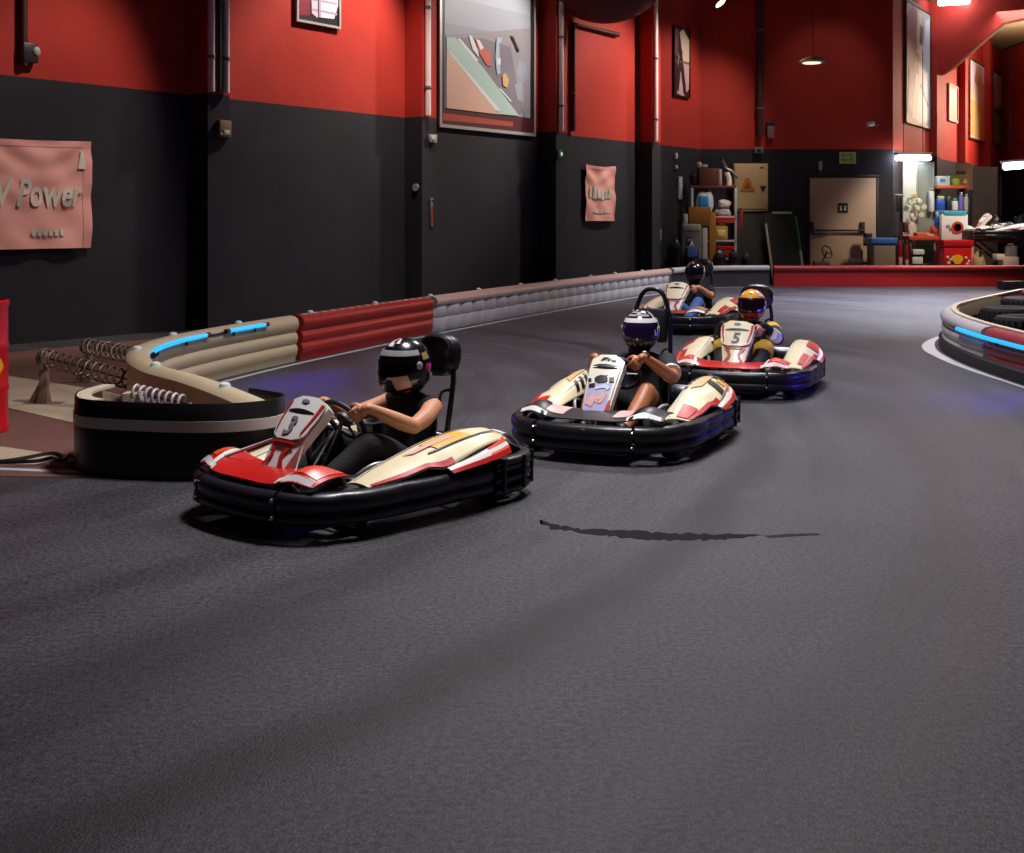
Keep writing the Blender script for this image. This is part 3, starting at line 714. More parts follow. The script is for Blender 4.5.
    # side pods
    for sd in (1, -1):
        g = [[pod_pt(i/30, j/14, sd) for j in range(15)] for i in range(31)]
        def notch(i, j): return 0
        pod = MB().sheet(g, V((0, 0, -.008))).build('side_pod', spec.get('pod', cream_plastic), k, angle=60)
        # wedge panel below the cover
        g = []
        for i in range(21):
            t = i/20; x = -.02-.50*t; zt_ = .245+.085*t**.8; zb = .238+.03*t; y = .612-.05*t**3
            g.append([V((x, sd*(y-.03), zt_+.022)), V((x, sd*(y+.022), (zt_+zb)/2+.018)), V((x, sd*(y+.045), zb+.004))])
        wd = MB().sheet(g, V((0, -.012*sd, 0))).build('pod_wedge', white_plastic, k, angle=60)
        g2 = [[p+V((0, sd*.006, 0)) for p in (a[1].lerp(a[2], .35), a[2])] for a in g]
        MB().sheet(g2, V((0, -.01*sd, 0))).build('wedge_stripe', print_red, wd)
        g3 = [[p+V((0, sd*.005, .002)) for p in (a[0].lerp(a[1], .1), a[1].lerp(a[2], .4))] for a in g[13:]]
        MB().sheet(g3, V((0, -.01*sd, 0))).build('wedge_corner', orange_plastic, wd)
        mb = MB(); pod_patch(mb, .02, .5, .88, 1.0, sd, .004, ns=12); mb.build('pod_stripe', print_red, pod)
        mb = MB(); pod_patch(mb, .02, .75, .30, .36, sd, .004, ns=14, nw=2); mb.build('pod_edge_line', spec.get('podline', white_plastic), pod)
        # solid black boxes stand for the shade in the hollow under the raised edge
        mb = MB(); mb.rbox((.20, sd*.50, .2), (.34, .14, .10), .04); mb.build('pod_shade_front', black_plastic, k)
        mb = MB(); mb.rbox((-.22, sd*.47, .235), (.46, .16, .14), .03); mb.build('pod_shade_rear', black_plastic, k)
        # small tail fin behind the pod
        g = [[V((-.55-.16*t, sd*(.42+.02*t), .36-.08*t**2)), V((-.55-.16*t, sd*(.52-.02*t), .35-.09*t**2))] for t in [i/8 for i in range(9)]]
        MB().sheet(g, V((0, 0, .012))).build('tail_fin', white_plastic, k)
        spec['podart'](pod, sd)
    # engine, exhaust and tank beside and behind the seat
    e = MB(); e.rbox((-.33, -.30, .2), (.24, .18, .18), .03)
    for i in range(6): e.rbox((-.33, -.30, .295+.014*i), (.17, .17, .006), .02)
    e.lathe([(.05, 0), (.055, .01), (.055, .03), (.04, .045), (0, .045)], (-.33, -.30, .375), None, 16)
    en = e.build('engine', alu, k)
    MB().tube([(-.40, -.26, .26), (-.52, -.2, .30), (-.62, -.05, .27), (-.66, .12, .25)], .022, 12, smooth=6).build('exhaust_pipe', chrome, en)
    MB().tube([(-.66, .06, .25), (-.665, .14, .25), (-.67, .32, .245), (-.67, .36, .245)], [.02, .05, .05, .025], 16).build('silencer', alu, en)
    mb = MB(); mb.rbox((.36, 0, .13), (.16, .2, .12), .03, k=4); tk = mb.build('fuel_tank', mat('smoky tank plastic', '4a4748', .4), k)
    MB().lathe([(.03, 0), (.034, .006), (.034, .02), (.028, .026), (0, .026)], (.34, 0, .19), None, 16).build('tank_cap', red_plastic, tk)
    mb = MB(); mb.rbox((-.62, -.24, .22), (.12, .2, .14), .02); mb.build('battery_box', black_plastic, k)
    for sd in (1, -1): MB().tube([(.05, .30*sd, .12), (.05, .31*sd, .24), (.2, .3*sd, .27), (.32, .25*sd, .2)], .012, 8, smooth=5).build('side_rail', alu, k)
    MB().rbox((.28, .24, .16), (.12, .05, .09), .012).build('brake_unit', alu, k)
    mb = MB(); mb.rbox((.37, .33, .22), (.10, .08, .04), .012); mb.build('bracket', chrome, k)
    MB().rbox((.12, .27, .15), (.1, .05, .06), .012).build('master_cylinder', alu, k)
    return k

# ------------------------------------------------------------------ drivers
def hand_bits(mb, c, t, r, n, side):
    """a hand closed on the rim at c: t rim tangent, r outwards from the wheel, n towards the driver"""
    t, r, n = t.normalized(), r.normalized(), n.normalized()
    P = lambda a, b, g: c+t*a+r*b+n*g
    R3 = M((t, r, n)).transposed()
    mb.ell(P(-.002, .026, .022), (.040, .026, .020), R3, 16); mb.ell(P(-.008, .034, .034), (.034, .024, .018), R3, 14)
    for i, (off, ln, rd) in enumerate(((.031, 1.0, .0092), (.011, 1.08, .0098), (-.009, 1.03, .0094), (-.028, .86, .0083))):
        pts = []
        for q in range(9):
            a = math.radians(48-(235*ln)*q/8); R_ = .0245+.006*math.sin(math.pi*min(1, q/3))
            pts.append(P(off+.003*math.sin(q*.6)*(1-i*.5), R_*math.cos(a), R_*math.sin(a)))
        mb.tube(pts, [rd*1.12, rd*1.05, rd, rd*1.04, rd*.95, rd*.92, rd*.94, rd*.88, rd*.7], 10)
        mb.ell(pts[-1], (rd*.72,)*3, n=10); mb.ell(pts[0], (rd*1.15,)*3, n=10)
    th = [P(.016, .034, .034), P(.036, .022, .036), P(.046, .004, .031), P(.046, -.012, .022), P(.044, -.021, .012)]
    mb.tube(cat(th, 3), [.0145, .0125, .011, .0105, .008], 10); mb.ell(th[-1], (.0085,)*3, n=10)
    return P(-.022, .058, .058)
def helmet_dir(az, el):
    return V((math.cos(az)*math.cos(el), math.sin(az)*math.cos(el), math.sin(el)))
def helmet_pt(az, el, k=1.0):
    d = helmet_dir(az, el); a, b, c = .150, .127, .146
    r = 1/math.sqrt((d.x/a)**2+(d.y/b)**2+(d.z/c)**2)
    fr = max(0, d.x); low = max(0, min(1, (-d.z+.05)/.6))
    r *= 1+.20*fr**1.5*low
    if d.x < 0: r *= 1+.05*(-d.x)*max(0, .4-abs(d.z))
    p = d*r
    if p.z < -.135: p.z = -.135-(p.z+.135)*-.15
    return V((p.x*k, p.y*k, p.z*k if p.z > 0 else p.z*(1+(k-1)*.5)))
def hpatch(mb, a0, a1, e0, e1, k0, k1, na=16, ne=8, m=0, skew=0):
    A = [[helmet_pt(math.radians(a0+(a1-a0)*i/na+skew*j/ne), math.radians(e0+(e1-e0)*j/ne), k0) for j in range(ne+1)] for i in range(na+1)]
    B = [[helmet_pt(math.radians(a0+(a1-a0)*i/na+skew*j/ne), math.radians(e0+(e1-e0)*j/ne), k1) for j in range(ne+1)] for i in range(na+1)]
    b0 = mb.add([p for r in A for p in r]); b1 = mb.add([p for r in B for p in r]); ix = lambda i, j: i*(ne+1)+j
    for i in range(na):
        for j in range(ne):
            q = (ix(i, j), ix(i+1, j), ix(i+1, j+1), ix(i, j+1)); mb.face([b1+x for x in q], m); mb.face([b0+x for x in q[::-1]], m)
    ed = [ix(i, 0) for i in range(na+1)]+[ix(na, j) for j in range(1, ne+1)]+[ix(i, ne) for i in range(na-1, -1, -1)]+[ix(0, j) for j in range(ne-1, 0, -1)]
    for q in range(len(ed)):
        x, y = ed[q], ed[(q+1) % len(ed)]; mb.face((b0+x, b1+x, b1+y, b0+y), m)
    return mb
def place(mb, c, R3):
    mb.v = [c+R3@p for p in mb.v]; return mb
visor_dark = mat('dark visor', '0c0b10', .08, spec=.7, coat=.6)
visor_violet = mat('violet visor', '1b1230', .08, spec=.8, coat=.8)
helm_black = mat('glossy black shell', '0f0e12', .2, spec=.6, coat=.6)
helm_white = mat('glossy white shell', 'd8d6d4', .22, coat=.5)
helm_grey = mat('grey shell print', '98969b', .3, coat=.3)
helm_red = mat('red shell print', 'b3261e', .25, coat=.5)
helm_yellow = mat('yellow shell print', 'e2a32a', .25, coat=.5)
helm_orange = mat('orange shell print', 'd86b2c', .28, coat=.5)
helm_pinkw = mat('pale pink shell print', 'd9b8b2', .25, coat=.4)
helm_violet = mat('violet shell print', '3d2f7a', .25, coat=.5)
def make_driver(label, loc, ang, sc, sp, group='drivers in karts'):
    rz = math.atan2(-math.cos(ang), -math.sin(ang)); b = MB()
    pel, ch, nk, hd = V((-.25, 0, .185)), V((-.345, 0, .43)), V((-.325, 0, .565)), V((-.30, 0, .70))
    # torso as a loft of ellipses, then limbs, all fused into one continuous surface
    def torso(mb, g=0, top=True):
        st = [(-.22, .125, .14, .115), (-.25, .19, .145, .11), (-.285, .27, .135, .10), (-.325, .36, .145, .105), (-.35, .44, .165, .105), (-.35, .50, .165, .09), (-.342, .535, .115, .07)]
        if top: st.append((-.335, .56, .06, .055))
        rings = [[V((x+(c+g)*math.cos(2*math.pi*i/24), (w+g)*math.sin(2*math.pi*i/24), z)) for i in range(24)] for x, z, w, c in st]
        mb.loft(rings); return mb
    torso(b)
    b.limb([nk-V((.01, 0, .05)), nk, hd-V((0, 0, .03))], (.058, .052, .056), 14)
    b.ell(hd+V((.005, 0, .01)), (.098, .078, .115)); b.ell(hd+V((.035, 0, -.055)), (.062, .055, .055)); b.limb([hd+V((.095, 0, .02)), hd+V((.112, 0, -.012)), hd+V((.098, 0, -.022))], (.010, .014, .012), 10)
    for sd in (1, -1):
        b.ell(hd+V((-.005, .078*sd, 0)), (.022, .012, .03)); b.ell(hd+V((.086, .032*sd, .022)), (.014, .016, .010))
        a = sp.get('hand', (22, 158))[0 if sd > 0 else 1]; a = math.radians(a)
        r = WU*math.cos(a)+WV*math.sin(a); c = WC+r*WR; t = (WV*math.cos(a)-WU*math.sin(a))*(1 if sd > 0 else -1)
        wr = hand_bits(b, c, t, r, WN, sd)
        sh = V((-.345, .172*sd, .492)); el = V(sp.get('elbow', (-.115, .262, .425))); el = V((el.x, el.y*sd, el.z))
        b.limb([sh, sh.lerp(el, .5)+V((0, .012*sd, -.004)), el], (.056, .050, .042), 14)
        b.limb([el, el.lerp(wr, .35)+V((0, .006*sd, -.006)), wr, wr.lerp(c, .45)], (.043, .044, .028, .024), 14)
        hp = V((-.22, .085*sd, .165)); kn = V(sp.get('knee', (.155, .185, .355))); kn = V((kn.x, kn.y*sd, kn.z)); ak = V((.50, .13*sd, .135))
        b.limb([hp, hp.lerp(kn, .5)+V((0, 0, .012)), kn], (.088, .080, .060), 16); b.limb([kn, kn.lerp(ak, .35)+V((-.01, 0, -.012)), ak], (.060, .057, .036), 14)
    o = b.build('person', [sp['skin']], None, remesh=.0052, smooth=3)
    o.location = loc; o.rotation_euler = (0, 0, rz); o.scale = (sc,)*3; tag(o, label, 'person', group)
    # shirt
    s = torso(MB(), .012); f = sp.get('sleeve', .6)
    for sd in (1, -1):
        sh = V((-.345, .172*sd, .492)); el = V(sp.get('elbow', (-.115, .262, .425))); el = V((el.x, el.y*sd, el.z)); e2 = sh.lerp(el, min(f, 1))
        if f <= 1:
            if f > .25: s.tube([sh-(e2-sh)*.2, sh, sh.lerp(e2, .5), e2], [.06, .071, .070, .066], 16); s.ell(sh, (.07,)*3)
            else: s.ell(sh+V((-.0, -.012*sd, .0)), (.064, .05, .064))
        else:
            a = math.radians(sp.get('hand', (22, 158))[0 if sd > 0 else 1]); r = WU*math.cos(a)+WV*math.sin(a); wr = WC+r*WR+r*.058+WN*.058
            s.limb([sh, sh.lerp(el, .5), el], (.072, .064, .058), 14); s.limb([el, el.lerp(wr, .4), wr], (.058, .054, .038), 14)
    shirt = s.build('shirt', [sp['shirt']], o, remesh=.009, smooth=4)
    if sp.get('cuff') and f <= 1:
        for sd in (1, -1):
            sh = V((-.345, .172*sd, .492)); el = V(sp.get('elbow', (-.115, .262, .425))); el = V((el.x, el.y*sd, el.z)); e2 = sh.lerp(el, f)
            d = (el-sh).normalized(); MB().tube([e2-d*.012, e2-d*.009, e2+d*.012, e2+d*.014], [.064, .069, .068, .062], 18).build('sleeve_cuff', sp['cuff'], shirt)
    # trousers or shorts
    s = MB(); s.ell((-.22, 0, .17), (.125, .165, .10)); ft = sp.get('leg', 1.0)
    for sd in (1, -1):
        hp = V((-.22, .085*sd, .165)); kn = V(sp.get('knee', (.155, .185, .355))); kn = V((kn.x, kn.y*sd, kn.z)); ak = V((.50, .13*sd, .135))
        if ft < 1:
            e = hp.lerp(kn, ft); s.tube([hp, hp.lerp(e, .5)+V((0, 0, .01)), e], [.098, .094, .084], 16); s.ell(hp, (.098,)*3)
        else:
            s.limb([hp, hp.lerp(kn, .5)+V((0, 0, .012)), kn], (.098, .090, .071), 16); s.limb([kn, kn.lerp(ak, .4)+V((-.01, 0, -.012)), ak], (.071, .067, .05), 14)
    s.build('shorts' if ft < 1 else 'trousers', [sp['trousers']], o, remesh=.009, smooth=4)
    for sd in (1, -1):
        s = MB(); ak = V((.50, .13*sd, .125)); s.limb([ak+V((-.01, 0, .03)), ak+V((.0, 0, -.03))], (.046, .048), 12); s.limb([ak+V((-.02, 0, -.035)), ak+V((.07, 0, .0)), ak+V((.115, 0, .055))], (.045, .046, .036), 14)
        s.build('shoe', [sp.get('shoe', mat('dark shoe', '1a1a1e', .5))], o, remesh=.007, smooth=3)
    if sp.get('watch'):
        a = math.radians(sp.get('hand', (22, 158))[0]); r = WU*math.cos(a)+WV*math.sin(a); c = WC+r*WR; wr = c+r*.058+WN*.058; el = V(sp.get('elbow', (-.115, .262, .425)))
        d = (el-wr).normalized(); q = wr+d*.03; wt = MB().tube([q-d*.014, q-d*.012, q+d*.012, q+d*.014], [.028, .036, .036, .028], 18).build('watch', black_plastic, o)
        x, y = frame_of(d); MB().ell(q+UP*.035, (.014, .014, .008), n=12).build('watch_face', helm_white, wt)
    # helmet
    hc = hd+V((.0, 0, .012)); yaw, tilt = sp.get('look', (0, 4)); R3 = M.Rotation(math.radians(yaw), 3, 'Z') @ M.Rotation(math.radians(tilt), 3, 'Y') @ (M.Identity(3)*sp.get('hs', 1.0))
    g = MB(); rows = []
    for i in range(25):
        el = math.radians(-72+162*i/24) if i < 24 else math.radians(89.5)
        rows.append([helmet_pt(2*math.pi*j/40, el) for j in range(40)])
    g.loft(rows); h = place(g, hc, R3).build('helmet', [sp['helmet']], o, angle=70)
    place(hpatch(MB(), -84, 84, -20, 33, .99, 1.012, 24, 8), hc, R3).build('visor_gasket', print_black, h, angle=70)
    v = place(hpatch(MB(), -80, 80, -16, 28, 1.0, 1.03, 24, 8), hc, R3).build('visor', sp.get('visor', visor_dark), h, angle=70)
    for sd in (1, -1):
        p = helmet_pt(math.radians(80*sd), math.radians(8), 1.03); place(MB().ell(p, (.02, .008, .02), n=14), hc, R3).build('visor_pivot', sp.get('pivot', helm_grey), h)
    for sd in (1, -1): place(hpatch(MB(), 8*sd, 26*sd, -42, -36, 1.0, 1.012, 5, 2), hc, R3).build('chin_vent', print_black, h)
    mb = MB(); hpatch(mb, -10, 10, 52, 62, 1.0, 1.04, 6, 4); place(mb, hc, R3).build('top_vent', sp.get('vent', helm_grey), h)
    mb = MB(); mb.tube([helmet_pt(2*math.pi*i/40, math.radians(-66), 1.0) for i in range(40)], .009, 8, closed=True); place(mb, hc, R3).build('neck_trim', print_black, h)
    for nm, mt, bits in sp.get('paint', ()):
        mb = MB()
        for a0, a1, e0, e1, *sk in bits: hpatch(mb, a0, a1, e0, e1, 1.0, sk[1] if len(sk) > 1 else 1.008, max(3, int(abs(a1-a0)/6)), max(2, int(abs(e1-e0)/6)), 0, sk[0] if sk else 0)
        place(mb, hc, R3).build(nm, mt, h, angle=70)
    for nm, mt, bits in sp.get('patches', ()):          # coloured panels on the sleeves and knees
        for sd, which in bits:
            sh = V((-.345, .172*sd, .492)); el = V(sp.get('elbow', (-.115, .262, .425))); el = V((el.x, el.y*sd, el.z)); kn = V(sp.get('knee', (.155, .185, .355))); kn = V((kn.x, kn.y*sd, kn.z)); hp = V((-.22, .085*sd, .165))
            if which == 'shoulder': a, e, q0, q1, rr = sh, el, .0, .38, .078
            elif which == 'knee': a, e, q0, q1, rr = hp, kn, .60, 1.0, .090
            elif which == 'forearm': a, e, q0, q1, rr = el, V((.20, .22*sd, .53)), .15, .6, .060
            P = [a.lerp(e, q0+(q1-q0)*i/6)+(V((0, 0, .012)) if which == 'knee' else V((0, 0, 0))) for i in range(7)]
            pm_ = MB().tube(P, [rr*.93]+[rr]*5+[rr*.93], 20)
            if which == 'knee': pm_.ell(kn+V((.004, 0, .004)), (.083,)*3, n=18)
            pm_.build(nm, mt, shirt if 'sleeve' in nm else o)
    return o

def art_plain(o, pl):
    mb = MB(); strip_on_panel(mb, [(-.03, .93), (.0, .945), (.03, .93)], (.018, .006), .024); strip_on_panel(mb, [(-.012, .915), (.02, .918)], .008, .024); mb.build('top_mark', print_grey, pl)
    for sd in (1, -1): strip_on_panel(MB(), [(sd*.128, .93), (sd*.12, .72), (sd*.10, .50)], (.022, .008), .0235).build('edge_print', print_red, pl)
    mb = MB(); strip_on_panel(mb, [(-.085, .03), (-.04, .2), (-.07, .36)], (.02, .03), .008); strip_on_panel(mb, [(.085, .03), (.04, .2), (.07, .36)], (.02, .03), .008); mb.build('lower_print', print_red, o)
def art_two(o, pl):
    mb = MB()
    for pts, w in (([(-.040, .895), (-.018, .945)], (.006, .014)), ([(-.02, .945), (.008, .945)], .008), ([(-.03, .915), (-.005, .92)], .007), ([(.005, .90), (.025, .935)], (.012, .004)), ([(.03, .90), (.06, .905)], .010)): strip_on_panel(mb, pts, w, .016)
    mb.build('top_mark', print_black, pl)
    mb = MB(); panel_sheet(mb, lambda v: (-.078-.02*v, .062+.024*v), .04, .50, .0125, .002, 8); mb.build('lilac_print', lilac_print, pl)
    mb = MB()
    for pts, w in (([(-.03, .53), (-.035, .57), (-.01, .60), (.02, .59), (.025, .545), (-.005, .52), (-.03, .535)], .024), ([(-.025, .57), (.015, .56)], .04), ([(.02, .60), (.03, .64)], (.012, .003)), ([(.05, .56), (.08, .57)], .034), ([(-.075, .44), (-.035, .455)], .026), ([(-.09, .54), (-.07, .555)], .02)): strip_on_panel(mb, pts, w, .0165)
    mb.build('black_print', print_black, pl)
    mb = MB(); strip_on_panel(mb, [(-.05, .12), (-.02, .25), (.02, .2), (.04, .33)], (.05, .03), .0162); strip_on_panel(mb, [(-.06, .22), (.04, .26)], (.02, .03), .0164); mb.build('pink_print', pink_print, pl)
    mb = MB(); strip_on_panel(mb, [(-.03, .40), (.03, .44), (.06, .40)], (.02, .03), .0166); mb.build('blue_print', mat('pale blue print', 'b9c6d8', .4), pl)
    mb = MB(); strip_on_panel(mb, [(.075, .05), (.082, .22)], (.026, .012), .0168); mb.build('edge_print', print_red, pl)
def podart_cream(pod, sd):
    mb = MB(); pod_patch(mb, .42, .66, .45, .72, sd, .004, skew=.05); mb.build('pod_graphic', yellow_print, pod)
    mb = MB(); pod_patch(mb, .30, .58, .52, .6, sd, .006, nw=2, skew=.04); pod_patch(mb, .62, .9, .2, .26, sd, .005, nw=2); mb.build('pod_lettering', pink_print, pod)
    mb = MB(); pod_patch(mb, .40, .98, .70, .725, sd, .005, ns=14, nw=1); mb.build('pod_line', print_black, pod)
def podart_busy(pod, sd):
    mb = MB()
    for i in range(6): pod_patch(mb, .40+i*.085, .445+i*.085, .12, .38, sd, .005, ns=2, nw=4, skew=.05)
    pod_patch(mb, .80, .98, .42, .9, sd, .005, ns=4); pod_patch(mb, .62, .7, .62, .96, sd, .005, skew=-.05); mb.build('black_graphic', print_black, pod)
    mb = MB(); pod_patch(mb, .45, .75, .45, .6, sd, .0055, nw=3, skew=.08); mb.build('pod_graphic', mat('tan print', 'd0a878', .4), pod)
    mb = MB(); pod_patch(mb, .72, .79, .72, .95, sd, .0065); mb.build('yellow_mark', yellow_print, pod)
    mb = MB(); pod_patch(mb, .02, .22, .55, .86, sd, .0055); mb.build('red_tip', print_red, pod)
    mb = MB(); text_on_pod(mb, '8', .15, .89, .62, sd); mb.build('race_number', helm_white, pod)
def podart_red(pod, sd):
    for q in ((.55, .85, .66, .98), (.1, .35, .7, .85)): pod_patch(MB(), *q, sd, .005).build('red_panel', print_red, pod)
    mb = MB(); pod_patch(mb, .80, .98, .35, .6, sd, .005); mb.build('black_graphic', print_black, pod)
    mb = MB(); text_on_pod(mb, '8', .12, .92, .5, sd); mb.build('race_number', helm_white, pod)
D = math.radians
KP = {1: (V((-.735, 6.02, 0)), D(42), .915), 2: (V((.742, 7.72, 0)), D(24), .955), 3: (V((1.994, 10.22, 0)), D(21), .95), 4: (V((2.30, 15.7, 0)), D(27), 1.03)}
make_kart('racing_kart', 'red and white kart numbered 3, nearest, turning beside the black belt', *KP[1][:2], sc=KP[1][2], spec=dict(num='3', numgrey=True, strut=True, hoop=.86, art=art_plain, podart=podart_cream))
make_kart('racing_kart', 'white kart with lilac lower panel and 8 on its pods, second in line', *KP[2][:2], sc=KP[2][2], spec=dict(tall=True, corner_in=.17, flare=.45, stripe=print_black, nose=mat('dark nose plastic', '2a2527', .4), corner=pink_print, badge=print_grey, plate=mat('ivory plastic', 'd9d6c4', .36, coat=.3), art=art_two, podart=podart_busy, podline=helm_white))
make_kart('racing_kart', 'kart numbered 5 with a red nose and yellow helmeted driver', *KP[3][:2], sc=KP[3][2], spec=dict(num='5', hoop=.87, plate=mat('cream plate plastic', 'e0d8b8', .36, coat=.3), shield=mat('cream plate plastic', 'e0d8b8'), art=art_plain, podart=podart_red))
make_kart('racing_kart', 'small far kart in front of the white topped rail, last in line', *KP[4][:2], sc=KP[4][2], spec=dict(hoop=.86, nose=mat('brown red nose', '7a3326', .4), corner=mat('tan plastic', 'a98763', .4), badge=print_grey, plate=mat('cream plate plastic', 'e0d8b8'), art=art_plain, podart=podart_red))
cloth_black = mat('black cotton', '0b0b0d', .85, noise=.2, bump=.2); cloth_navy = mat('navy cotton', '12141f', .85, bump=.2); denim = mat('blue denim', '3f5f9c', .8, noise=.25, nscale=20)
make_driver('person in a black sleeveless top and black helmet steering the nearest kart', *KP[1], dict(hs=1.12, skin=skin, shirt=cloth_black, trousers=cloth_black, sleeve=.1, helmet=helm_black, look=(0, 6), vent=helm_white,
    paint=(('brow_stripe', helm_grey, [(-88, 88, 31, 43, 0, 1.03)]), ('chin_patch', helm_pinkw, [(26, 58, -34, -8, -8, 1.034)]), ('crown_stripe', helm_white, [(-24, -8, 60, 84), (14, 30, 62, 80)]), ('side_mark', helm_red, [(100, 120, -5, 8), (36, 58, -50, -42)]), ('rear_mark', mat('gold print', '8d7a4c', .3), [(95, 118, 18, 34)]))))
make_driver('person in a navy T-shirt with white cuffs and shorts in the second kart', *KP[2], dict(skin=skin_dark, shirt=cloth_navy, trousers=cloth_black, sleeve=.72, cuff=helm_white, leg=.62, watch=True, helmet=helm_black, visor=visor_violet, look=(8, 5), hand=(36, 150), elbow=(-.125, .28, .42),
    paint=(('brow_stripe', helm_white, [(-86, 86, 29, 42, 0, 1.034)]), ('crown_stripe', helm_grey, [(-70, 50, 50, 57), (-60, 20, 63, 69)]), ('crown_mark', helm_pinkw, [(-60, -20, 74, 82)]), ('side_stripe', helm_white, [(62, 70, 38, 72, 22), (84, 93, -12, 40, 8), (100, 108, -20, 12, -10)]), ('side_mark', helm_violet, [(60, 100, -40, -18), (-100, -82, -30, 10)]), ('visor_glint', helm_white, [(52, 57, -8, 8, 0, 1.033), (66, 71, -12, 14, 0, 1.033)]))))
make_driver('person in a black and yellow suit and bright yellow helmet in kart 5', *KP[3], dict(skin=skin, shirt=cloth_black, trousers=cloth_black, sleeve=1.5, helmet=helm_orange, visor=mat('amber dark visor', '1d0d16', .1, spec=.8, coat=.6), look=(2, 5), vent=helm_yellow,
    paint=(('crown_panel', helm_yellow, [(-50, 40, 34, 86)]), ('side_panel', helm_pinkw, [(86, 175, -30, 45), (45, 88, 40, 70)]), ('side_mark', helm_red, [(98, 118, -8, 22), (130, 150, -20, 15)]), ('chin_patch', helm_violet, [(58, 96, -55, -28)]), ('chin_band', helm_red, [(-70, 50, -40, -22)]), ('white_mark', helm_white, [(-70, -45, 45, 65), (60, 84, -14, 2, 0, 1.034)])),
    patches=(('sleeve_panel', mat('yellow cloth', 'c9a02c', .8), [(1, 'shoulder'), (-1, 'shoulder')]), ('knee_panel', mat('yellow cloth', 'c9a02c', .8), [(1, 'knee'), (-1, 'knee')]), ('sleeve_stripe', mat('white cloth', 'c9c8cf', .8), [(1, 'forearm')]))))
make_driver('person in a black top, blue jeans and black helmet in the farthest kart', *KP[4], dict(skin=skin, shirt=cloth_black, trousers=denim, sleeve=.8, helmet=helm_black, look=(0, 3), paint=(('side_mark', helm_grey, [(80, 110, 0, 24), (-105, -80, 5, 20)]), ('chin_patch', mat('dark red print', '4d1f22', .3), [(-40, 40, -45, -24)]))))

# ------------------------------------------------------------------ things on the left wall
alu_frame = mat('grey aluminium frame', 'b7b5b4', .4, metal=.3)
RX = L0+LN*REC                                     # a point of the recessed wall plane
def wr_(t, z, off=0): return RX+LD*t+UP*z+LN*off
def t_at(px): r = (px-CX)/F; return (r*RX.y-RX.x)/(LD.x-LD.y*r)
def z_w(px, py): p = RX+LD*t_at(px); return HC-(py-HY)*p.y/F
def sheet_art(mb, o, X, Y, N, polys, step=.0012):
    """flat printed shapes, each a little proud of the one before"""
    for i, (m, poly) in enumerate(polys): mb.prism(poly, o+N*(step*(i+1)), X, Y, N*step*.9, m)
    return mb
banner_m = mat('faded pink banner cloth', 'f0aba0', .7, noise=.1, nscale=5); banner_print = mat('pale grey banner print', 'd6d0c2', .7)
banner_hem = mat('red banner hem', 'eda69d', .7)
def banner(label, t0, t1, z0, z1, txt, seed):
    W_, H_ = t1-t0, z1-z0; base = wr_(t0, z0, .03); o = thing('banner', label, 'banner', base, 0, 'faded pink banners on the black wall')
    def fold(u, v):
        x, y = u*W_, v*H_
        sag = .035*math.sin(math.pi*u)*(v-.1)
        f = .014*math.sin(9*(x-y*1.1)+seed)*u*(1-v*.4)+.013*math.sin(11*(x+y*.9)+2+seed)*(1-u*.6)+.02*(1-v)*math.sin(math.pi*u)+.010*math.sin(22*y+3*math.sin(4*x))*v
        return LD*x+UP*(y-sag*v)+LN*(.035+f)
    MB().sheet([[fold(i/48, j/32) for j in range(33)] for i in range(49)], .004).build('banner_cloth', banner_m, o, angle=80)
    for (a, b, c, d) in ((0, 1, .94, 1.0), (.955, 1, 0, 1)):
        MB().sheet([[fold(a+(b-a)*i/24, c+(d-c)*j/16)+LN*.006 for j in range(17)] for i in range(25)], .003).build('hem', banner_hem, o, angle=80)
    def onto(mb):
        for i, p in enumerate(mb.v): mb.v[i] = fold(min(1, max(0, p.x/W_)), min(1, max(0, p.y/H_)))+LN*(.020+p.z)
        return mb
    for s, cx, cy, size in txt:
        mb = text_mb(s, size, V((0, cy*H_, 0)), V((1, 0, 0)), V((0, 1, 0)), V((0, 0, 1)), depth=.002, shear=.22, bold=.012)
        xm = max(p.x for p in mb.v); mb.v = [V((cx*W_+(p.x-xm)*.70, p.y, p.z)) for p in mb.v]
        onto(mb).build('banner_lettering', banner_print, o)
    return o, onto, W_, H_
o, onto, W_, H_ = banner('wide faded pink banner with pale lettering near the left edge', -1.25, t_at(88), 1.09, 2.37, [('V Power', .952, .50, .45)], 0)
mb = MB()
for i in range(6): mb.box((W_*(.70)+i*.075, H_*.145, 0), (.055, .07, .002)); mb.box((W_*.70+i*.075+.01, H_*.145+.045, 0), (.03, .012, .002))
onto(mb).build('small_print', banner_print, o)
mb = MB(); mb.prism([(0, 0), (.10, .0), (.09, .2), (.055, .24)], V((W_-.20, H_*.74, 0)), V((1, 0, 0)), V((0, 1, 0)), V((0, 0, .002))); onto(mb).build('corner_print', banner_print, o)
mb = MB(); mb.prism([(0, 0), (.22, 0), (.24, .1), (.2, .2), (.11, .25), (.02, .2), (-.02, .1)], V((W_*.44, H_*.70, 0)), V((1, 0, 0)), V((0, 1, 0)), V((0, 0, .002))); onto(mb).build('badge_print', mat('badge white', 'c9c0c6', .6), o)
o, onto, W_, H_ = banner('small square pink banner between two piers of the left wall', t_at(583), t_at(612), 1.42, 2.53, [], 2.1)
mb = MB()
for x0, y0, w2, h2 in ((.10, .42, .09, .20), (.22, .40, .11, .26), (.35, .41, .10, .17), (.47, .38, .13, .19), (.62, .40, .09, .18), (.73, .41, .10, .19), (.85, .44, .06, .12), (.22, .14, .2, .07), (.45, .14, .1, .07), (.58, .145, .22, .07)):
    mb.prism([(0, 0), (w2*W_, 0), (w2*W_*.95, h2*H_), (w2*W_*.12, h2*H_*.9)], V((x0*W_, y0*H_, 0)), V((1, 0, 0)), V((0, 1, 0)), V((0, 0, .002)))
onto(mb).build('banner_lettering', banner_print, o)
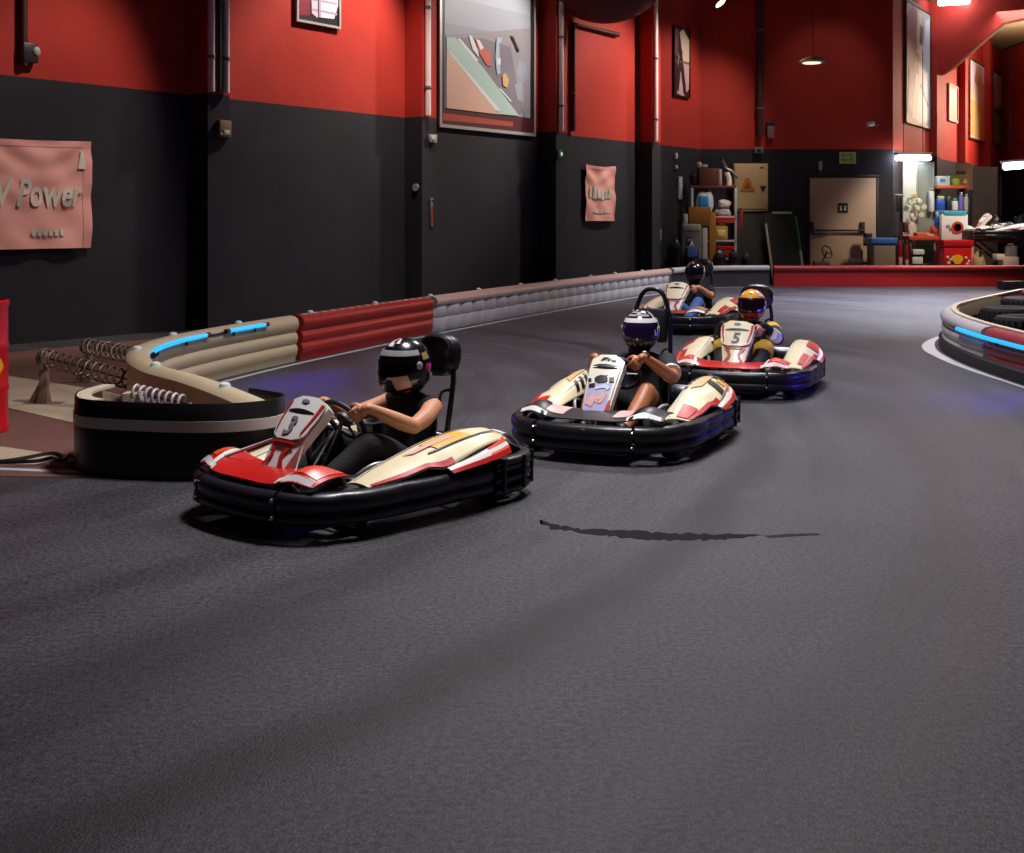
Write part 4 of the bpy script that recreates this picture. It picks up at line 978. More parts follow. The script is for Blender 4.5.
def poster(label, P0, X, N, W_, H_, bg, mats, polys, frame_w=.05, frame_m=None, group='framed racing posters'):
    o = thing('poster', label, 'poster', P0, 0, group)
    MB().prism([(0, 0), (W_, 0), (W_, H_), (0, H_)], V((0, 0, 0)), X, UP, N*.03).build('canvas', bg, o)
    sheet_art(MB(), N*.03, X, UP, N, polys).build('printed_picture', mats, o)
    mb = MB(); w = frame_w
    for a in ([(0, 0), (W_, 0), (W_, w), (0, w)], [(0, H_-w), (W_, H_-w), (W_, H_), (0, H_)], [(0, w), (w, w), (w, H_-w), (0, H_-w)], [(W_-w, w), (W_, w), (W_, H_-w), (W_-w, H_-w)]): mb.prism(a, V((0, 0, 0)), X, UP, N*.055)
    mb.build('poster_frame', frame_m or alu_frame, o); return o
A = lambda n, c: mat('print '+n, c, .55)
pm = [A('haze', '8f95a6'), A('plum', '77727f'), A('teal', 'a5bfbd'), A('sand', 'd0a898'), A('pale', 'd0d5d9'), A('scarlet', 'bd6255'), A('steel blue', 'a0b0c4'), A('amber', 'cba468'), A('ash', '8d8a92'), A('maroon', '4a1218'), A('brick', 'a84232'), A('ink', '17131a'), A('haze light', '9aa1b2'), A('haze top', 'a6aebd')]
t0, t1 = t_at(437), t_at(533); W_ = t1-t0; z0 = 2.97; H_ = 3.1
def U(x): return .15+(x-105)/535*(W_-.30)
def Vv(x, y): return (653+ (x-105)/535*67-y)/853*140/61.0*1.02+.33
pl = lambda *q: [(U(x), Vv(x, y)) for x, y in q]
rect = lambda a, b, c, d: [(a, c), (b, c), (b, d), (a, d)]
polys = [(11, rect(.05, W_-.05, .05, H_-.05)), (0, rect(.15, W_-.15, .33, H_-.1)), (12, rect(.15, W_-.15, 1.75, H_-.1)), (13, rect(.15, W_-.15, 2.2, H_-.1)), (9, rect(.06, W_-.06, .06, .31)), (10, [(.1, .12), (W_*.75, .14), (W_*.75, .22), (.1, .24)]),
    (8, pl((110, 215), (640, 120), (640, 330), (480, 380), (110, 260))), (1, pl((150, 225), (330, 215), (520, 260), (632, 430), (632, 640), (560, 700), (480, 650), (300, 400))), (8, pl((500, 230), (632, 150), (632, 690), (600, 716), (560, 560))), (0, pl((560, 340), (610, 350), (620, 450), (580, 490), (552, 420))), (0, pl((530, 500), (580, 480), (600, 620), (550, 600))),
    (3, pl((112, 300), (112, 655), (430, 695), (350, 600), (180, 370))), (2, pl((112, 225), (165, 225), (330, 400), (560, 705), (430, 693), (300, 520), (112, 290))), (4, pl((112, 300), (140, 320), (440, 670), (405, 668))), (4, pl((172, 228), (190, 228), (300, 355), (285, 362))), (4, pl((428, 530), (440, 528), (512, 610), (500, 612))),
    (4, pl((240, 205), (258, 205), (300, 300), (300, 335), (262, 285))), (5, pl((278, 222), (300, 225), (380, 320), (378, 390), (352, 385), (310, 320))), (4, pl((285, 225), (305, 228), (330, 275), (312, 290))), (6, pl((412, 205), (445, 200), (445, 225), (428, 240), (432, 330), (436, 430), (415, 440), (403, 330))), (4, pl((414, 335), (436, 335), (436, 375), (414, 375))), (7, pl((448, 440), (468, 428), (490, 470), (480, 522), (452, 510))), (11, pl((500, 180), (520, 190), (560, 280), (548, 290)))]
poster('big framed poster of racing cars beside a diagonal track, lit brightly', wr_(t0, z0, .01), LD, LN, W_, H_, pm[11], pm, polys, .055)
t0, t1 = t_at(294), t_at(338); W_ = t1-t0; z0 = z_w(315, 22)-.05
pm2 = [A('black ground', '150a12'), A('crimson', '7a0f2c'), A('rose white', 'dcbcc8'), A('lavender grey', 'a88fae'), A('white', 'e6dbe4')]
polys = [(1, [(.06, .1), (W_*.3, .12), (W_*.42, 1.6), (.06, 1.6)]), (2, [(W_*.35, .16), (W_*.5, .10), (W_*.5, 1.6), (W_*.3, 1.6)]), (4, [(W_*.5, .12), (W_*.86, .14), (W_*.95, .35), (W_*.95, 1.6), (W_*.5, 1.6)])]
for i in range(9): polys.append((3, rect(W_*.36, W_*.93, .2+i*.15, .235+i*.15)))
polys.append((3, rect(W_*.49, W_*.54, .12, 1.6)))
poster('pink and white striped picture in a thin frame high on the left wall', wr_(t0, z0, .01), LD, LN, W_, 1.75, pm2[0], pm2, polys, .035)
t0, t1 = t_at(672), t_at(688); W_ = t1-t0; z0 = 4.18; H_ = 1.55
pm3 = [A('wine', '35131c'), A('rose pale', 'c9a0a4'), A('cream pale', 'd8bfa6'), A('plum grey', '6a4652')]
polys = [(1, [(.16, .06), (W_*.62, .02), (W_*.95, .2), (W_*.97, .75), (.2, .78)]), (2, [(W_*.3, .8), (W_*.97, .78), (W_*.98, 1.3), (W_*.6, 1.52), (W_*.3, 1.4)]), (0, [(.1, 1.5), (W_*.35, 1.5), (W_*.8, .1), (W_*.62, .05)]), (0, [(W_*.1, .2), (W_*.3, .1), (W_*.55, 1.0), (W_*.42, 1.1)]), (3, rect(.02, W_*.98, .76, .80)), (3, [(.02, .9), (W_*.22, .9), (W_*.3, 1.5), (.02, 1.5)])]
poster('narrow dark poster with pale crossing shapes near the far corner', wr_(t0, z0, .01), LD, LN, W_, H_, pm3[0], pm3, polys, .02, mat('black frame', '17120f', .4))
# pipes, conduits and small fittings
pipe_white = mat('pale pink white pipe', 'e8d2d3', .4)
def pipe(label, pts, r, m, group=None, clips=3, name='wall_pipe'):
    o = thing(name, label, 'pipe', pts[0], 0, group); b = V(pts[0]); P = [V(p)-b for p in pts]
    MB().tube(P, r, 12).build('tube', m, o)
    for i in range(clips):
        q = P[0].lerp(P[1], (i+.35)/clips); d = (P[1]-P[0]).normalized(); MB().tube([q-d*.02, q+d*.02], r*1.25, 12).build('pipe_clip', mat('pipe clip', '6b6468', .5), o)
    return o
for t, lab in ((2.895, 'left one of the two pale pipes on the first pier'), (3.14, 'right one of the two pale pipes on the first pier'), (7.24, 'pale pipe on the pier beside the big racing poster'), (11.05, 'pale pipe on the pier left of the dark red duct'), (14.6, 'pale pipe on the last pier before the corner')):
    pipe(lab, [lw(t, ZS+.02, .05), lw(t, 6.9, .05)], .048, pipe_white, 'pale upright pipes on the piers')
pipe_dark = mat('black cable tray', '121012', .5)
dark_pipe = mat('dark maroon conduit', '3a1614', .5); brown_pipe = mat('brown conduit', '5d4438', .5)
pipe('dark conduit with a short arm, under the dark red duct', [wr_(t_at(571), 3.15, .05), wr_(t_at(571), z_w(571, 24), .05), wr_(t_at(616), z_w(616, 35), .05)], .05, dark_pipe, clips=1)
pipe('black tube squeezed between the two pale pipes on the first pier', [lw(3.02, ZS+.03, .035), lw(3.02, 6.9, .035)], .05, pipe_dark, clips=1)
pipe('thin brown conduit beside the last pier', [wr_(t_at(636.5), z_w(636, 150), .05), wr_(t_at(636.5), 6.9, .05)], .022, brown_pipe, clips=2)
pipe('dark conduit with a junction at the left edge of the picture', [wr_(t_at(21), z_w(21, 66), .05), wr_(t_at(21), 6.9, .05)], .045, dark_pipe, clips=1)
pipe('wide brown duct pipe upright on the back wall', [V(at(760, 136, 27.42)), V((at(760, 0, 27.42).x, 27.42, 6.95))], .075, mat('brown downpipe', '3b2a20', .5), clips=2)
du = mat('dark red duct', '5c0e0e', .7, noise=.1)
o = thing('air_duct', 'large dark red duct bending below the top edge of the picture', 'duct', at(600, 0, 22.6)); b = at(600, 0, 22.6)
P = cat([at(548, -95, 22.2)-b, at(556, -52, 22.2)-b, at(575, -22, 22.3)-b, at(600, -9, 22.5)-b, at(625, -14, 22.8)-b, at(647, -38, 23.2)-b, at(668, -75, 23.6)-b], 8)
MB().tube(P, .60, 28).build('duct_tube', du, o)
i = int(len(P)*.70); d = (P[i+1]-P[i-1]).normalized(); MB().tube([P[i]-d*.03, P[i]+d*.03], .63, 28).build('flange', mat('duct flange', '9a6a62', .4), o)
def fitting(name, label, cat_, P0, parts, group=None, rz=0):
    """parts: (part name, material, builder of a mesh) in a frame whose y axis points out of the wall"""
    o = thing(name, label, cat_, P0, rz, group)
    for nm, m, fn in parts: mb = MB(); fn(mb); mb.build(nm, m, o)
    return o
LRZ = math.atan2(LN.y, LN.x)-math.pi/2         # turns local +y onto the wall normal
grey_box = mat('grey fitting', 'a7a5a6', .45); dk = mat('dark fitting', '2b2a2d', .4); lens = mat('clear lens', 'cfd2cf', .2)
def wallbox(label, name, cat_, P0, w, h, d, m, rz, extra=(), group=None):
    return fitting(name, label, cat_, P0, [('housing', m, lambda mb: mb.rbox((0, d/2, 0), (w, d, h), .012))]+list(extra), group, rz)
wallbox('olive emergency light box with a pale lens on the first pier', 'emergency_light', 'light', lw(3.12, z_w(221, 130)-.02, 0), .2, .22, .07, mat('olive box', '7a6a48', .5), LRZ, [('lens', lens, lambda mb: mb.rbox((.0, .08, -.05), (.1, .03, .06), .01)), ('strip', grey_box, lambda mb: mb.rbox((.05, .075, -.075), (.1, .02, .03), .008))])
wallbox('small white switch box on the pier under the second pale pipe', 'switch_box', 'switch', lw(7.38, 2.73, 0), .16, .13, .06, grey_box, LRZ, [('rocker', lens, lambda mb: mb.rbox((.03, .065, 0), (.06, .02, .05), .006))])
fitting('wall_camera', 'small white dome camera on the side of the second pier', 'camera', lw(7.13, 1.95, -.12), [('base', grey_box, lambda mb: mb.lathe([(.06, 0), (.06, .03), (.05, .04), (0, .04)], (0, 0, 0), M.Rotation(-math.pi/2, 3, 'X'))), ('dome', mat('grey dome', '8b8d93', .25), lambda mb: mb.ell((0, .06, 0), (.055, .055, .05)))], None, LRZ+math.pi/2)
fitting('wall_thermometer', 'narrow upright gauge with a red column on the second pier', 'thermometer', lw(7.38, 1.55, 0), [('gauge_plate', mat('gauge plate', '8a8083', .5), lambda mb: mb.rbox((0, .01, 0), (.05, .02, .46), .008)), ('red_column', print_red, lambda mb: mb.box((0, .024, -.03), (.018, .006, .26))), ('bulb', dk, lambda mb: mb.ell((0, .03, .2), (.022, .02, .022)))], None, LRZ)
wallbox('small green glowing sign lamp on the third pier', 'sign_lamp', 'lamp', lw(11.02, z_w(558, 156), 0), .14, .16, .05, mat('green housing', '2c5a4c', .4), LRZ, [('lens', mat('pale green lens', 'b8e0d0', .3, emit='b8e0d0', es=.6), lambda mb: mb.rbox((-.03, .06, 0), (.05, .02, .06), .01))])
for nm, lab, px, py, w, h in (('switch_box', 'upper one of two tiny white boxes near the shelving', 675, 156, .1, .13), ('switch_box', 'lower one of two tiny white boxes near the shelving', 675, 167, .1, .08), ('socket_strip', 'tall pale socket strip on the wall beside the shelving', 679, 188, .16, .5), ('wall_socket', 'low pale wall socket left of the grey appliance', 658, 235, .13, .25)):
    wallbox(lab, nm, 'switch' if 'switch' in nm else 'socket', wr_(t_at(px), z_w(px, py), 0), w, h, .05, mat('pale grey fitting', 'b9bbb9', .5), LRZ, [('cover', lens, lambda mb, w=w, h=h: mb.rbox((0, .055, -h*.1), (w*.6, .012, h*.5), .006))])
fitting('junction_box', 'small pale junction box at the foot of the conduit at the left edge', 'box', wr_(t_at(30), z_w(30, 54), 0), [('housing', dk, lambda mb: mb.rbox((.05, .055, 0), (.2, .1, .22), .02)), ('cover', grey_box, lambda mb: mb.ell((-.02, .1, .02), (.05, .03, .06)))], None, LRZ)
# ------------------------------------------------------------------ back wall
def box_px(mb, x0, y0, x1, y1, Y, dep, m=0, b=None, r=.015, ground=False):
    a, c = at(x0, y0, Y), at(x1, y1, Y); z0 = 0 if ground else c.z; z1 = a.z; b = b or V((0, 0, 0))
    mb.rbox(V(((a.x+c.x)/2, Y+dep/2, (z0+z1)/2))-b, (abs(c.x-a.x), dep, abs(z1-z0)), r, None, m); return mb
YB = 27.5
def item(name, label, cat_, Y, parts, base, group=None):
    """base: ground or shelf point as (px, py); parts: (name, material, [(x0,y0,x1,y1,depth offset, depth), ...])"""
    b = at(base[0], base[1], Y)
    if len(base) > 2: b.z = base[2]
    o = thing(name, label, cat_, b, 0, group)
    for nm, m, rects in parts:
        mb = MB()
        for x0, y0, x1, y1, dy, dep, *g in rects: box_px(mb, x0, y0, x1, y1, Y+dy, dep, 0, b, g[1] if len(g) > 1 else .012, bool(g and g[0]))
        mb.build(nm, m, o)
    return o
cream_door = mat('cream door paint', 'b39a86', .45, noise=.06, nscale=2)
d1 = MB(); box_px(d1, 810, 178, 876, 283, YB-.06, .05, ground=True, r=.01); d1 = struct(d1.build('door_1', cream_door))
def child_px(name, m, rects, parent, Y):
    mb = MB()
    for x0, y0, x1, y1, dy, dep in rects: box_px(mb, x0, y0, x1, y1, Y+dy, dep, r=.008)
    return mb.build(name, m, parent)
child_px('push_bar', dk, [(811, 229.5, 864, 231.5, -.14, .03)], d1, YB); child_px('bar_mount', dk, [(810, 222, 814, 233, -.12, .06)], d1, YB); child_px('bar_mount', dk, [(861, 222, 865, 233, -.12, .06)], d1, YB); child_px('door_handle', dk, [(812, 233.5, 826, 235, -.12, .06)], d1, YB)
fr = MB(); box_px(fr, 807, 175, 879, 178, YB-.04, .05); box_px(fr, 807, 178, 810, 283, YB-.04, .05); box_px(fr, 876, 178, 879, 283, YB-.04, .05); fr.build('door_frame', mat('black door frame', '1c1b1e', .5), d1)
o = item('door_sign', 'small black square sign on the cream double door', 'sign', YB-.08, [('plate', print_black, [(838, 203, 848, 212.5, 0, .012)]), ('pictogram', mat('sign white', 'cfd0c8', .5), [(839.6, 206, 842, 207.5, -.004, .004), (839.8, 208, 842, 210.6, -.004, .004), (844, 206, 846.4, 207.5, -.004, .004), (844, 208, 846.2, 210.6, -.004, .004)])], (843, 208))
item('exit_sign', 'dim greenish exit sign box above the cream double door', 'sign', YB-.08, [('sign_face', mat('sign green', '59643a', .4, emit='7d8a4c', es=.15), [(840, 152, 856, 163.5, 0, .07)]), ('pictogram', mat('sign pale', '8d9560', .4), [(842, 154, 847, 157, -.006, .006), (842, 158.5, 848, 161.5, -.006, .006), (849.5, 154, 854, 157, -.006, .006), (850, 158.5, 854, 161.5, -.006, .006)])], (848, 163))
item('wall_lamp', 'thin upright lamp above the left edge of the cream door', 'lamp', YB-.1, [('lamp_tube', mat('grey lamp', '8f9095', .4), [(819, 161, 822.5, 170, 0, .08)]), ('mount', dk, [(818, 171, 822, 175, 0, .08)])], (820, 170))
item('wall_box', 'small pale box beside the foot of the wide brown pipe', 'box', YB-.12, [('housing', mat('pinkish grey box', '8c6f6a', .5), [(767.5, 126, 774.5, 138, 0, .1)]), ('lid', dk, [(767, 122, 775, 126, 0, .1)])], (771, 138))
item('detector_box', 'tiny pale box under the red paint edge of the back wall', 'box', YB-.1, [('housing', mat('dim pale box', '6f6a68', .5), [(754.5, 147, 763.5, 153, 0, .08)]), ('lens', dk, [(757, 149, 761, 151.5, -.01, .01)])], (759, 153))
b = at(872, 125, YB-.05); o = thing('security_camera', 'small white security camera on the red back wall', 'camera', b)
MB().tube([V((.16, .05, 0)), V((.16, -.02, 0)), V((.0, -.1, .01))], .02, 10).build('bracket', dk, o); MB().tube([V((.0, -.12, .02)), V((-.16, -.2, .0))], .055, 14).build('camera_body', lens, o)
b = at(813, 61, 25.5); o = thing('saucer_lamp', 'flat oval saucer lamp hanging in front of the red back wall', 'lamp', b)
MB().lathe([(.02, .1), (.12, .09), (.26, .03), (.29, -.02), (.26, -.04), (.0, -.05)], n=30).build('saucer', mat('lamp grey', 'a59a90', .4), o); MB().lathe([(.2, -.045), (.18, -.06), (0, -.065)], (-.04, -.05, 0), n=24).build('lamp_glass', mat('warm lamp glass', 'f2dfc0', .3, emit='f6e2c2', es=1.2), o); MB().tube([V((0, 0, .09)), V((0, 0, 6.95-b.z))], .008, 6).build('cord', dk, o)
b = at(719, 4, 26.8); o = thing('spotlight', 'small bright spotlight in the corner at the top edge', 'lamp', b)
MB().tube([V((-.10, 0, -.08)), V((.10, 0, .08))], .07, 14).build('lamp_body', dk, o); MB().ell(V((.02, -.08, .0)), (.13, .03, .05), M.Rotation(-.7, 3, 'Y')).build('lamp_glass', mat('lit lamp', 'fff0c8', .3, emit='ffe3a8', es=5), o); MB().tube([V((0, 0, .05)), V((0, 0, 6.95-b.z))], .015, 6).build('stem', dk, o)
# cream notice cupboard with an orange triangle
o = item('wall_cupboard', 'cream wall cupboard with an orange triangle beside the shelving', 'cupboard', YB-.22, [('body', mat('cream cupboard paint', 'c7ab7c', .5, noise=.08), [(734, 163.5, 768, 210, 0, .21)]), ('door', mat('cream cupboard paint', 'c7ab7c', .5), [(735, 165, 767, 209, -.02, .02)]), ('handle', dk, [(760.5, 186, 766.5, 188, -.04, .02), (762, 188, 764.5, 191, -.04, .02)]), ('hinge', mat('brown hinge', '6b5030', .5), [(760.5, 166.8, 764, 168, -.03, .01)])], (751, 210))
b = V(o.location); p = at(747.5, 185, YB-.25)-b
MB().prism([(-.17, -.13), (.17, -.13), (.04, .16), (-.04, .16)], p, V((1, 0, 0)), UP, V((0, -.006, 0))).build('warning_triangle', mat('orange triangle', 'c07a22', .5), o); MB().prism([(-.08, -.08), (.08, -.08), (.0, .07)], p+V((0, -.007, 0)), V((1, 0, 0)), UP, V((0, -.004, 0))).build('triangle_mark', mat('dark amber', '8a5312', .5), o)
# black boards leaning on the wall
board_m = mat('black board', '1b1a16', .5, noise=.15); edge_al = mat('worn aluminium edge', 'c9c2ae', .4, metal=.5); edge_gr = mat('green edge', '1f6a48', .45)
def leaning(label, q, Y, edges):
    P = [at(x, y, Y) for x, y in q]; b = P[0].copy(); b.z = 0; o = thing('leaning_board', label, 'board', b)
    P = [p-b for p in P]; P = [V((p.x, p.y+.22*(p.z/1.8), p.z)) for p in P]
    MB().loft([P, [p+V((0, .03, 0)) for p in P]]).build('board', board_m, o)
    for i, j, m, a, c, nm in edges: MB().tube([P[i].lerp(P[j], a)+V((0, -.01, 0)), P[i].lerp(P[j], c)+V((0, -.01, 0))], .03, 8).build(nm, m, o)
leaning('wide plain black board leaning below the cream cupboard', [(738, 284.2), (771, 284.2), (768, 211), (738, 211)], 27.0, [(2, 3, mat('dim edge', '35332a', .5), 0, 1, 'top_edge')])
leaning('black board with pale edges and a green upper right edge', [(774, 285), (805, 285), (797, 213), (766, 213)], 26.7, [(0, 3, edge_al, 0, .85, 'side_edge'), (1, 2, edge_al, .05, .48, 'side_edge'), (1, 2, edge_gr, .48, .95, 'green_edge'), (2, 3, mat('dim grey edge', '8b897f', .5), .1, .75, 'top_edge')])
# shelving unit and what stands on it
Ysh = 26.5
post_w = mat('pale shelf post', 'a9b0b6', .4, metal=.3); shelf_r = mat('dark red shelf', '5e2320', .5); shelf_p = mat('pale shelf board', 'b7a8a8', .5)
o = item('shelving_unit', 'tall open shelving unit full of workshop things in the corner', 'shelf', Ysh, [('shelf_board', shelf_r, [(691, 185.5, 737, 188, 0, .3)]), ('shelf_board', shelf_p, [(691, 216, 737, 218, 0, .3)]), ('shelf_board', shelf_p, [(691, 240, 737, 242, 0, .3)]), ('shelf_board', shelf_p, [(691, 258, 737, 260, 0, .3)]), ('back_panel', mat('pale back panel', '8f9183', .5), [(692, 188, 703, 240, .27, .02)])], (713, 284, 0))
for x in (691, 734.5):
    for dy in (0, .25): mb = MB(); box_px(mb, x, 186, x+2.5, 283, Ysh+dy, .05, 0, V(o.location), .006, True); mb.build('post', post_w, o)
item('brown_crate', 'reddish brown crate standing on top of the shelving unit', 'crate', Ysh, [('crate_body', mat('brown wood', '5a2a17', .55, noise=.2), [(699, 168, 719, 185, .02, .26)]), ('end_panel', mat('pale crate end', 'b19a92', .5), [(719, 169, 722, 185, .02, .26)])], (709, 185))
item('folded_cloth', 'pale crumpled cloth on top of the brown crate', 'cloth', Ysh, [('cloth_fold', mat('pale cloth', 'b8b2b0', .8), [(697, 162, 702, 168, .1, .2, 0, .05), (702, 164.5, 708, 168, .1, .2, 0, .05)])], (700, 168))
item('black_bundle', 'low black bundle left of the brown crate', 'bag', Ysh, [('bundle', black_plastic, [(690, 174, 698, 185, .0, .2, 0, .08)]), ('strap', dk, [(692, 172, 694, 175, .05, .1)])], (692, 185))
for k, (a, c, lab, r) in enumerate((((722, 160), (731, 186), 'bent grey tube leaning on top of the shelving, left one', .035), ((725, 168), (738, 178), 'bent grey tube leaning on top of the shelving, right one', .035), ((726, 172), (729, 186), 'short white tube standing on top of the shelving', .06))):
    P0, P1 = at(*a, Ysh+.15), at(*c, Ysh+.15); b = P1; o = thing('metal_tube', lab, 'tube', b); MB().tube([P0-b, (P0-b)*.5+V((.03, 0, .02)), V((0, 0, 0))], r, 10, smooth=4).build('tube', mat('grey tube', '8d8b92', .35, metal=.6) if k < 2 else white_plastic, o); MB().tube([P0-b, P0-b+(P0-P1).normalized()*.05], r*1.2, 10).build('end_cap', dk, o)
def lump(name, label, cat_, x0, y0, x1, y1, Y, dep, m, bits=(), seed=0, group=None):
    """a soft bag: an uneven rounded body with its own small parts"""
    a, c = at(x0, y0, Y), at(x1, y1, Y); ctr = V(((a.x+c.x)/2, Y+dep/2, c.z)); w, h = abs(c.x-a.x)/2, abs(a.z-c.z)
    o = thing(name, label, cat_, ctr, 0, group); rnd = random.Random(seed); ph = [rnd.random()*6 for _ in range(4)]
    rings = []
    for i in range(11):
        v = i/10; rr = (1-abs(2*v-1)**2.6)**.5*.97+.03
        if v < .5: rr = max(rr, .80)
        ring = []
        for j in range(22):
            t = 2*math.pi*j/22; k = rr*(1+.08*math.sin(3*t+ph[0]+4*v)+.06*math.sin(5*t+ph[1]-6*v))
            ring.append(V((w*k*math.cos(t)+w*.12*math.sin(3*v+ph[2]), dep/2*k*math.sin(t), h*v*(1+.06*math.sin(2*t+ph[3])*v))))
        rings.append(ring)
    MB().loft(rings).build('body', m, o, angle=80)
    for nm, mm, (bx0, by0, bx1, by1) in bits:
        mb = MB(); box_px(mb, bx0, by0, bx1, by1, Y-.01, dep*.3, 0, ctr, .03); mb.build(nm, mm, o)
    return o
lump('plastic_bag', 'white and bright blue plastic bag on the second shelf', 'bag', 697, 190, 714, 216, Ysh+.02, .24, mat('white bag film', 'c9d2d6', .35), [('blue_print', mat('bright blue print', '1878b8', .4), (699, 196, 709, 211))], 1)
lump('folded_towel', 'upper white folded towel on the second shelf', 'towel', 718, 199.5, 731, 208, Ysh+.02, .24, mat('white towel', 'c2bebb', .8), [('hem', grey_box, (720, 205, 729, 207))], 2, 'towels on the shelving')
lump('folded_towel', 'lower white folded towel on the second shelf', 'towel', 717, 208, 732, 216, Ysh+.02, .24, mat('white towel', 'c2bebb', .8), [('hem', grey_box, (720, 213, 730, 215))], 3, 'towels on the shelving')
item('red_tray', 'red tray under the second shelf of the shelving unit', 'tray', Ysh-.03, [('tray', mat('orange red tray', 'a63a22', .45), [(717, 218.5, 735, 223, 0, .3)]), ('rim', red_plastic, [(716, 217.5, 736, 219, -.01, .32)])], (726, 223))
item('yellow_canister', 'yellow canister on the third shelf', 'canister', Ysh-.02, [('canister_body', mat('yellow canister', 'cda72c', .45), [(715, 226, 728, 240, .02, .25, 0, .05)]), ('cap', mat('yellow canister cap', 'e0c45a', .4), [(719, 222.5, 724, 226, .08, .1)]), ('canister_label', mat('pale label', 'd9c78c', .5), [(718, 230, 725, 237, .005, .02)])], (721, 240))
item('red_toolbox', 'flat red toolbox on the lowest shelf', 'toolbox', Ysh-.02, [('box_body', mat('rust red box', '9c3218', .45), [(717, 248, 734, 258, .02, .3)]), ('lid', red_plastic, [(716.5, 246, 734.5, 249, .01, .32)]), ('handle', dk, [(722, 244.5, 729, 246, .1, .05)])], (725, 258))
item('wooden_board', 'brown wooden board leaning in front of the shelving unit', 'board', Ysh-.14, [('upper_board', mat('ochre wood', '7a4c14', .5, noise=.25, nscale=6), [(688.5, 207, 711, 226, 0, .06)]), ('side_plank', mat('ochre wood light', '8e5a18', .5, noise=.25, nscale=6), [(709, 212, 716, 283, .0, .05, 1)])], (712, 284, 0))
item('pressure_unit', 'grey upright machine with a pale pipe in front of the shelving', 'machine', 26.02, [('machine_body', mat('dull grey metal', '5f5e5c', .45, noise=.25), [(681, 226, 702, 284, 0, .3, 1, .05)]), ('top_cover', mat('pale grey cover', '8a8884', .4), [(682, 224, 701, 231, -.02, .32, 0, .05)]), ('side_pipe', mat('pale pipe', 'a49f97', .4), [(702.5, 228, 707.5, 280, .12, .1)]), ('gauge', chrome, [(687, 236, 693, 242, -.03, .03)])], (691, 284, 0))
item('white_bottle', 'small white bottle beside the top of the grey machine', 'bottle', 26.1, [('bottle_body', mat('white bottle', 'b5b3ad', .4), [(683, 214, 688, 224, 0, .1, 0, .04)]), ('cap', dk, [(684.5, 212, 686.5, 214, .03, .04)])], (685, 224))
for k, q in enumerate((('black bin bag slumped behind the fourth driver', 671, 240, 683, 287, 25.8, .3), ('dark bag with a blue top behind the fourth driver', 686, 243, 700, 287.2, 25.72, .28), ('black bag under the red toolbox', 714, 250, 728, 286, 26.2, .28), ('low black bag left of the leaning boards', 729, 249, 741, 286, 26.2, .28), ('upright black bag in front of the leaning boards', 742, 252, 753, 285.4, 26.45, .3))):
    lab, x0, y0, x1, y1, Y, dep = q
    lump('black_bag', lab, 'bag', x0, y0, x1, y1, Y, dep, mat('black film', '17171a', .3, noise=.2), [('blue_patch', denim, (687, 246, 697, 257))] if k == 1 else [('fold', dk, ((x0+x1)/2-4, y0+3, (x0+x1)/2+3, y0+8))], 5+k, 'black bags behind the rail')
item('red_strap', 'red strap hanging at the right of the shelving', 'strap', Ysh-.05, [('strap_band', mat('red strap', '8e1c20', .6), [(740, 210, 743, 226, 0, .02), (738.5, 222, 741.5, 230, 0, .02)]), ('hook', dk, [(739, 208, 742, 211, 0, .03)])], (741, 210))
# things by the door
b = at(827, 262, 26.6); o = thing('spare_wheel', 'spare steering wheel on a small stand in front of the door', 'wheel', V((b.x, 26.6, 0)))
q = at(827, 252, 26.6)-V((b.x, 26.6, 0)); MB().tube([q+V((.13*math.cos(a), .09*math.cos(a), .13*math.sin(a)-.05*math.cos(a))) for a in [2*math.pi*i/24 for i in range(24)]], .014, 8, closed=True).build('rim', black_plastic, o); MB().tube([q, V((-.1, .05, .5)), V((-.1, .05, 0))], .02, 8).build('stand', dk, o); MB().rbox((-.12, .05, .48), (.34, .2, .1), .03).build('stand_tray', mat('brown tray', '6d4a40', .5), o); MB().tube([q+V((-.12, -.08, .05)), q+V((.12, .08, -.05))], .01, 6).build('spoke', dk, o)
item('wheeled_bin', 'grey brown wheeled bin with a blue lid right of the door', 'bin', 26.55, [('bin_body', mat('grey brown bin', '6b5f4f', .5, noise=.1), [(873, 244, 896, 281, 0, .5, 0, .05)]), ('lid', mat('blue bin lid', '2f5fa8', .4), [(870.5, 238, 898, 244, -.03, .56, 0, .05)]), ('wheel', rubber, [(874, 279, 878, 284, .3, .1)]), ('wheel', rubber, [(891, 279, 895, 284, .3, .1)])], (884, 284, 0))
item('hand_truck', 'black hand truck standing between the door and the bin', 'trolley', 27.15, [('frame', dk, [(861, 250, 863, 283, 0, .04, 1), (868, 246, 870, 283, 0, .04, 1), (861, 262, 870, 264, 0, .04)]), ('grip', black_plastic, [(864, 233, 873, 246, 0, .1, 0, .04)]), ('plate', grey_box, [(851, 259, 864, 262.5, -.2, .3)])], (866, 284, 0))
# ------------------------------------------------------------------ workshop corner along the side wall
RXX = R0
def rwp(t, z, off=0): return RXX+RD*t+UP*z+RN*off
def tr_at(px): r = (px-CX)/F; return (r*RXX.y-RXX.x)/(RD.x-RD.y*r)
def zr(px, py): p = RXX+RD*tr_at(px); return HC-(py-HY)*p.y/F
pmA = [A('grey sage', '8f9287'), A('bone', 'c9c3b2'), A('slate', '5d6166'), A('pale blue', 'b4bcc6'), A('tan', 'b08a68'), A('dark brown', '3d2f28'), A('violet white', 'cfc4d6'), A('straw', 'c7ab74')]
def side_poster(label, x0, x1, ytop, ybot, bg, polys, fm):
    t0, t1 = tr_at(x0), tr_at(x1); z0 = zr((x0+x1)/2, ybot); H_ = min(6.7, zr((x0+x1)/2, ytop))-z0; W_ = t1-t0
    return poster(label, rwp(t0, z0, .01), RD, RN, W_, H_, bg, pmA, [(m, [(u*W_, v*H_) for u, v in q]) for m, q in polys], .05, fm, 'posters on the side wall')
